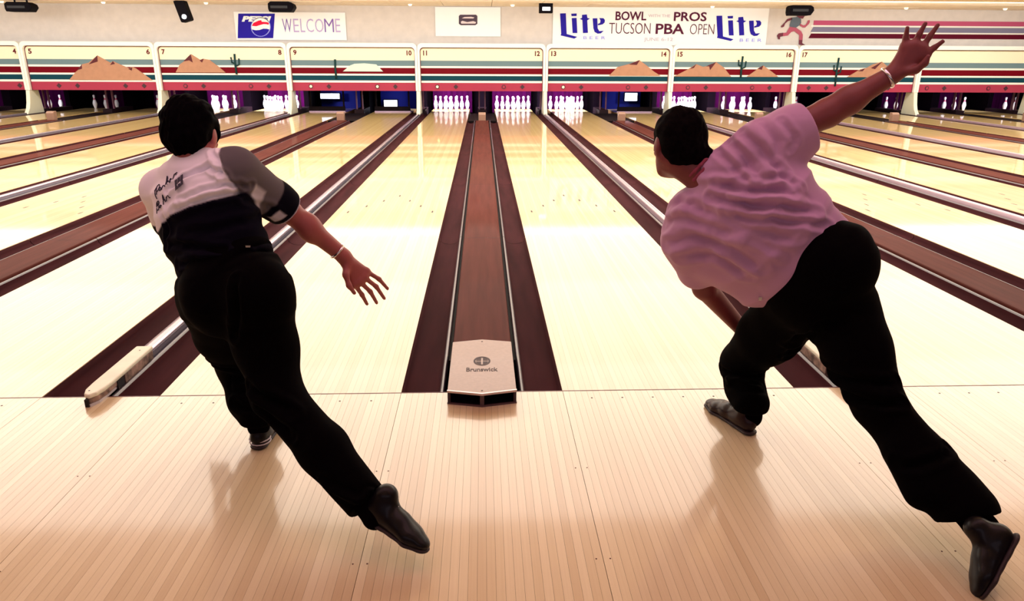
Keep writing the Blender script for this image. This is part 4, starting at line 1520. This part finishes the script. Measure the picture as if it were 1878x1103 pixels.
def bvh_of(o, parent):
    me = o.data; off = Vector(parent.location)
    return BVHTree.FromPolygons([v.co + off for v in me.vertices], [tuple(p.vertices) for p in me.polygons])


bvh = bvh_of(sh_a, pa)


def on_cloth(x, y, lift=.003):
    """point of the shirt back straight behind garment point (x, y), dropped along world Y"""
    q = Vector(at(x, y, -.62)); hit = bvh.ray_cast(Vector((q.x, -1.2, q.z)), Vector((0, 1, 0)))
    return (hit[0] + Vector((0, -lift, 0))) if hit[0] is not None else None


cs = lambda pts: [(224 + x / 6.125, 262 + y / 6.125) for x, y in pts]
STROKES = [
    [(255, 690), (225, 650), (208, 600), (222, 560), (240, 600), (250, 640)], [(205, 610), (215, 560), (240, 530), (270, 545), (275, 585), (245, 610)],
    [(312, 560), (295, 548), (280, 570), (292, 592), (315, 575), (312, 550), (330, 572)], [(330, 572), (330, 535), (345, 525), (358, 528)],
    [(385, 530), (365, 470), (358, 420), (375, 440), (380, 480)], [(378, 505), (400, 470)], [(380, 500), (415, 500)], [(425, 480), (445, 450), (432, 440), (422, 462), (435, 485), (458, 465)],
    [(470, 450), (470, 405), (485, 385), (500, 395)], [(470, 400), (510, 372)],
    [(275, 850), (255, 800), (245, 750), (260, 720), (270, 770)], [(250, 740), (275, 705), (295, 715), (290, 750), (265, 765), (300, 765), (315, 790), (290, 815), (270, 812)],
    [(335, 745), (318, 750), (318, 775), (338, 775), (345, 750), (335, 740), (355, 745)], [(385, 730), (365, 680), (355, 620), (370, 635), (378, 680)], [(375, 690), (392, 665), (410, 700)],
    [(425, 690), (428, 640)], [(428, 655), (445, 618), (460, 622), (470, 650), (485, 640)]]
ink = MB()
n_st = 0
for st in STROKES:
    pts = cs(st); d_ = []
    for (x0_, y0_), (x1_, y1_) in zip(pts[:-1], pts[1:]):
        for t in np.linspace(0, 1, 4)[:-1]:
            d_.append(on_cloth(x0_ + (x1_ - x0_) * t, y0_ + (y1_ - y0_) * t))
    d_.append(on_cloth(*pts[-1])); d_ = [p for p in d_ if p is not None]
    for _ in range(2): d_ = [d_[0]] + [(d_[q - 1] + d_[q] * 2 + d_[q + 1]) / 4 for q in range(1, len(d_) - 1)] + [d_[-1]]
    if len(d_) > 2: ink.tube(d_, .0016, 5)
lt = ink.build('lettering', 'ink', None); lt.parent = sh_a; lt.location = -Vector(pa.location)
bars = MB()
for i in range(3):
    ox = 32 * i; oy = -27 * i
    Q_ = cs([(512 + ox, 455 + oy), (536 + ox, 437 + oy), (590 + ox, 525 + oy + 5), (566 + ox, 548 + oy + 5)])
    # each bar lies flat just proud of the cloth: plane fitted through hits under it
    hp = []
    for u_ in np.linspace(0, 1, 4):
        for v_ in np.linspace(0, 1, 7):
            px_ = (Q_[0][0] * (1 - u_) + Q_[1][0] * u_) * (1 - v_) + (Q_[3][0] * (1 - u_) + Q_[2][0] * u_) * v_
            py_ = (Q_[0][1] * (1 - u_) + Q_[1][1] * u_) * (1 - v_) + (Q_[3][1] * (1 - u_) + Q_[2][1] * u_) * v_
            h_ = on_cloth(px_, py_, 0)
            if h_ is not None: hp.append(tuple(h_))
    hp = np.array(hp); AA = np.c_[hp[:, 0], hp[:, 2], np.ones(len(hp))]
    co = np.linalg.lstsq(AA, hp[:, 1], rcond=None)[0]
    off = (AA @ co - hp[:, 1]).max() + .0008
    b0 = len(bars.v)
    for dy in (0, .003):
        for px_, py_ in Q_:
            q = at(px_, py_, -.62)
            bars.v.append((q[0], co[0] * q[0] + co[1] * q[2] + co[2] - off + dy, q[2]))
    for f_ in ((0, 1, 2, 3), (7, 6, 5, 4), (0, 4, 5, 1), (1, 5, 6, 2), (2, 6, 7, 3), (3, 7, 4, 0)):
        bars.f.append(tuple(b0 + q for q in f_)); bars.m.append(bars.mi(None))
lt = bars.build('numeral_bars', 'ink', None); lt.parent = sh_a; lt.location = -Vector(pa.location)

# ------------------------------------------------------------------ bowler on the right, pink shirt
Bp = P3(dict(head=(1243, 262, -.40), neck=(1290, 312, -.46), shL=(1262, 402, -.42), shR=(1402, 262, -.52), elR=(1518, 207, -.52), wrR=(1636, 138, -.56),
             elL=(1292, 528, -.30), wrL=(1362, 606, -.16), waist=(1465, 475, -.56), pel=(1515, 508, -.60), hipR=(1462, 556, -.52), hipL=(1540, 566, -.64),
             knR=(1358, 668, -.22), anR=(1376, 758, -.38), knL=(1613, 745, -.86), anL=(1800, 968, -1.20)))
pb = empty('person', (float(Bp['anR'][0]), float(Bp['anR'][1]), 0))
tag(pb, 'bowler in pink shirt and black trousers, lunging with one arm raised high behind', 'person')
lo = np.array([.45, -1.55, 0.0]); hi = np.array([1.75, .15, 1.60])
shs = nrm(Bp['shR'] - Bp['shL']); hps = nrm(np.array(at(1550, 415, -.60)) - np.array(at(1398, 548, -.52)))
B_ = Field(lo, hi, .0042)
up_b = nrm(np.array([.08, .26, .95])); fw_b = nrm(np.array([-.20, .93, -.42]))
Lh, Ah = head(B_, Bp['head'], up_b, fw_b, 1.02)
B_.cone(Lh(0, -.015, -.06), Bp['neck'] + np.array([.02, -.0, -.03]), .056, .066, .03)
B_.rings([(Bp['neck'] + np.array([.02, 0, -.03]), shs, .06, .055), (Bp['neck'] + (Bp['waist'] - Bp['neck']) * .3, shs, .13, .07), (Bp['waist'], hps, .12, .08), (Bp['pel'], hps, .12, .08)], .03, .05)
B_.chain([Bp['shR'], Bp['elR'], Bp['wrR']], [.052, .046, .030], .02)
B_.ell(Bp['elR'] * .66 + Bp['wrR'] * .34, (.046, .042, .043), k=.03)
B_.chain([Bp['shL'], Bp['elL'], Bp['wrL']], [.052, .044, .030], .02)
hand(B_, Bp['wrR'],
     [H(1697, 101, -.575), H(1690, 90, -.57), H(1676, 84, -.565), H(1660, 86, -.56)],
     [H(1713, 88, -.58), H(1705, 67, -.575), H(1686, 63, -.57), H(1661, 69, -.56)],
     [H(1729, 76, -.59), H(1720, 46, -.58), H(1697, 43, -.575), H(1664, 51, -.565)],
     [H(1652, 134, -.575), H(1680, 128, -.60), H(1696, 116, -.615), H(1702, 104, -.62)], rp=.0150, rf=.0086)
B_.ell(H(1675, 104, -.565), (.034, .018, .036), k=.02)
hl = Bp['wrL']
dl = nrm(Bp['wrL'] - Bp['elL']); sl_ = nrm(np.cross(dl, [0, 1, 0])); 
hand(B_, hl, [hl + dl * .085 + sl_ * dx for dx in (-.03, -.01, .01, .03)], [hl + dl * .120 + sl_ * dx * 1.1 + np.array([0, .015, 0]) for dx in (-.03, -.01, .01, .03)],
     [hl + dl * .145 + sl_ * dx * 1.1 + np.array([0, .04, 0]) for dx in (-.03, -.01, .01, .03)], [hl + dl * .02 + sl_ * -.02, hl + dl * .05 + sl_ * -.05, hl + dl * .08 + sl_ * -.058 + np.array([0, .02, 0])])
B_.chain([Bp['hipR'], Bp['knR'], Bp['anR']], [.075, .05, .036], .02)
B_.chain([Bp['hipL'], Bp['knL'], Bp['anL']], [.075, .05, .036], .02)
B_.mesh('body', 'skin_b', pb)
face_parts(Lh, Ah, pb, 1.02)
hair(pb, Lh, Ah, 'hair_brown', 1.02, Bp['neck'] + np.array([-.01, -.01, .045]), 8, 1.0, .0035)

S_ = Field(lo, hi, .0042)
HR = lambda x, y, Y: np.array(at(x, y, Y))
S_.rings([(HR(1296, 316, -.47), shs, .068, .06), (HR(1318, 330, -.48), shs, .155, .09), (HR(1350, 358, -.50), nrm(shs + .1 * hps), .205, .125), (HR(1388, 396, -.53), nrm(shs + .5 * hps), .215, .14),
          (HR(1425, 436, -.55), hps, .205, .14), (HR(1462, 472, -.56), hps, .19, .135), (HR(1480, 486, -.57), hps, .188, .135)], .035, .03)
S_.cone(HR(1310, 318, -.48), HR(1390, 265, -.51), .060, .070, .04)
S_.chain([Bp['shR'] + [0, 0, -.005], HR(1450, 240, -.52), HR(1484, 228, -.52)], [.078, .072, .070], .045)
S_.cone(HR(1420, 300, -.52), HR(1455, 275, -.52), .06, .045, .05)
S_.cone(HR(1440, 275, -.53), HR(1480, 245, -.53), .05, .05, .05)
S_.chain([HR(1270, 390, -.44), HR(1262, 440, -.42), HR(1280, 492, -.36)], [.085, .085, .080], .05)
S_.cone(HR(1330, 470, -.45), HR(1385, 520, -.48), .11, .085, .05)
axr = nrm(Bp['elR'] - Bp['shR'])
S_.cut_plane(HR(1480, 228, -.52), axr, HR(1490, 228, -.52) - .12, HR(1490, 228, -.52) + .12)
axl = nrm(Bp['elL'] - HR(1262, 440, -.42))
S_.cut_plane(HR(1285, 508, -.34), axl, HR(1285, 520, -.34) - .10, HR(1285, 520, -.34) + .10)
V = lambda x, y: np.array(at(x, y, -.68))
fl_b = [
    ([V(1360, 262), V(1385, 300), V(1400, 330)], .010, -.012), ([V(1385, 250), V(1420, 290), V(1450, 318)], .010, -.014), ([V(1340, 282), V(1365, 320), V(1392, 352)], .009, -.010),
    ([V(1330, 345), V(1375, 352), V(1420, 345), V(1460, 348)], .010, -.016), ([V(1320, 372), V(1380, 382), V(1440, 376), V(1495, 385)], .010, -.015),
    ([V(1340, 400), V(1400, 405), V(1470, 400), V(1520, 412)], .010, -.014), ([V(1290, 395), V(1340, 415), V(1400, 432), V(1455, 432)], .012, -.012),
    ([V(1400, 330), V(1440, 322), V(1475, 345)], .009, -.012), ([V(1225, 400), V(1265, 385), V(1300, 392)], .011, -.012), ([V(1220, 440), V(1280, 420), V(1350, 440)], .012, -.013),
    ([V(1240, 480), V(1290, 455), V(1350, 470), V(1400, 500)], .012, -.014), ([V(1270, 505), V(1320, 485), V(1380, 520)], .012, -.012), ([V(1330, 440), V(1390, 460), V(1430, 480)], .011, .010),
    ([V(1300, 340), V(1350, 335), V(1390, 315)], .010, .009), ([V(1350, 365), V(1420, 362), V(1480, 368)], .009, .009), ([V(1345, 391), V(1410, 394), V(1490, 398)], .009, .008),
    ([V(1420, 225), V(1440, 260), V(1440, 300)], .010, -.010), ([V(1455, 222), V(1470, 250), V(1470, 275)], .008, -.008)]
fb = folds([(p_, w_ * 1.2, d_ * .85) for p_, w_, d_ in fl_b])
sh_b = S_.mesh('shirt', 'pink_shirt', pb, lambda P, N: fb(P, N) + .0015 * noise3(P, 30, 15) + .0006 * noise3(P, 80, 16))
# collar
F4 = Field(Bp['neck'] - .14, Bp['neck'] + .14, .004)
ca = nrm(Bp['neck'] - Bp['waist'])
nc = HR(1284, 306, -.455)
for t in np.linspace(0, 2 * math.pi, 17)[:-1]:
    a_ = nrm(np.cross(ca, [0, 1, 0])); b__ = np.cross(ca, a_)
    p0 = nc + (a_ * math.cos(t) * .066 + b__ * math.sin(t) * .060)
    t2 = t + 2 * math.pi / 16
    p1 = nc + (a_ * math.cos(t2) * .066 + b__ * math.sin(t2) * .060)
    F4.cone(p0 - ca * .012, p1 - ca * .012, .008, .008, .004); F4.cone(p0 + ca * .008, p1 + ca * .008, .006, .006, .006)
F4.mesh('collar', 'pink_shirt_collar', pb)

T_ = Field(lo, hi, .0045)
T_.rings([(HR(1474, 481, -.565), hps, .184, .132), (HR(1500, 500, -.58), hps, .190, .150), (HR(1520, 518, -.60), nrm(hps + np.array([.5, 0, -.25])), .165, .150)], .04, .04)
T_.ell(HR(1533, 492, -.68), (.125, .115, .130), k=.08)
T_.ell(HR(1480, 545, -.62), (.115, .12, .12), k=.05)
T_.chain([Bp['hipR'], Bp['hipR'] * .5 + Bp['knR'] * .5, Bp['knR'] + [0, 0, .01], Bp['knR'] * .5 + Bp['anR'] * .5, Bp['anR'] + [0, 0, .04]], [.125, .108, .078, .072, .070], .035)
T_.chain([Bp['hipL'], HR(1572, 640, -.74), Bp['knL'], HR(1690, 845, -1.0), HR(1772, 940, -1.15)], [.130, .106, .076, .082, .090], .035)
T_.cone(HR(1655, 830, -1.0), HR(1692, 903, -1.10), .055, .05, .04)
T_.cut_plane(Bp['anR'] + [0, 0, .018], (0, 0, -1), Bp['anR'] - .15, Bp['anR'] + .15)
axk = nrm(Bp['anL'] - Bp['knL'])
axc = nrm(axk + np.array([-.15, 0, -.55]))
T_.cut_plane(HR(1785, 948, -1.16), axc, HR(1762, 928, -1.14) - .2, HR(1762, 928, -1.14) + .2)
ft = folds([
    ([HR(1560, 770, -.98), HR(1620, 760, -1.0), HR(1660, 740, -.95)], .012, -.018), ([HR(1555, 740, -.95), HR(1610, 725, -.98), HR(1650, 700, -.9)], .012, -.014),
    ([HR(1320, 690, -.3), HR(1360, 690, -.36), HR(1400, 680, -.3)], .011, -.012), ([HR(1330, 720, -.4), HR(1370, 722, -.47), HR(1405, 712, -.4)], .011, .010),
    ([HR(1640, 850, -1.05), HR(1700, 850, -1.1), HR(1745, 820, -1.05)], .013, -.012), ([HR(1460, 640, -.6), HR(1500, 600, -.74), HR(1540, 590, -.78)], .014, -.016)])
T_.mesh('trousers', 'trousers_black', pb, lambda P, N: ft(P, N) + .0035 * noise3(P, 26, 19))
shoe(pb, np.array([1.068, -.430, .0]), np.array([.975, -.165, .0]), (0, 0, 1), 1.0, 'shoe_brown', 'sole_dark')
shoe(pb, HR(1866, 990, -1.285), HR(1805, 1096, -1.355), nrm(np.array([-.45, .62, .62])), 1.0, 'shoe_black', 'sole_dark')
F4 = Field(Bp['anL'] - .16, Bp['anL'] + .16, .004)
F4.chain([HR(1745, 905, -1.12), Bp['anL'], HR(1822, 1000, -1.245)], [.048, .044, .042], .015)
F4.mesh('sock', 'sock_dark', pb)
F4 = Field(Bp['anR'] - .12, Bp['anR'] + .12, .004)
F4.chain([Bp['anR'] + [0, 0, .06], Bp['anR'] + [0, -.01, -.01]], [.046, .044], .015)
F4.mesh('sock', 'sock_dark', pb)
bc = HR(1394, 548, -.60)
bk = MB(); bk.box(-.006, .006, -.003, .003, -.006, .006)
t_ = bk.build('belt_tag', 'chrome', pb, tuple(bc)); tag(t_, 'small shiny tag at the belt')
bw = Bp['wrR'] * .93 + Bp['elR'] * .07
o = torus('wristwatch', bw, Bp['wrR'] - Bp['elR'], .033, .004, 'chrome', pb, 1.4)
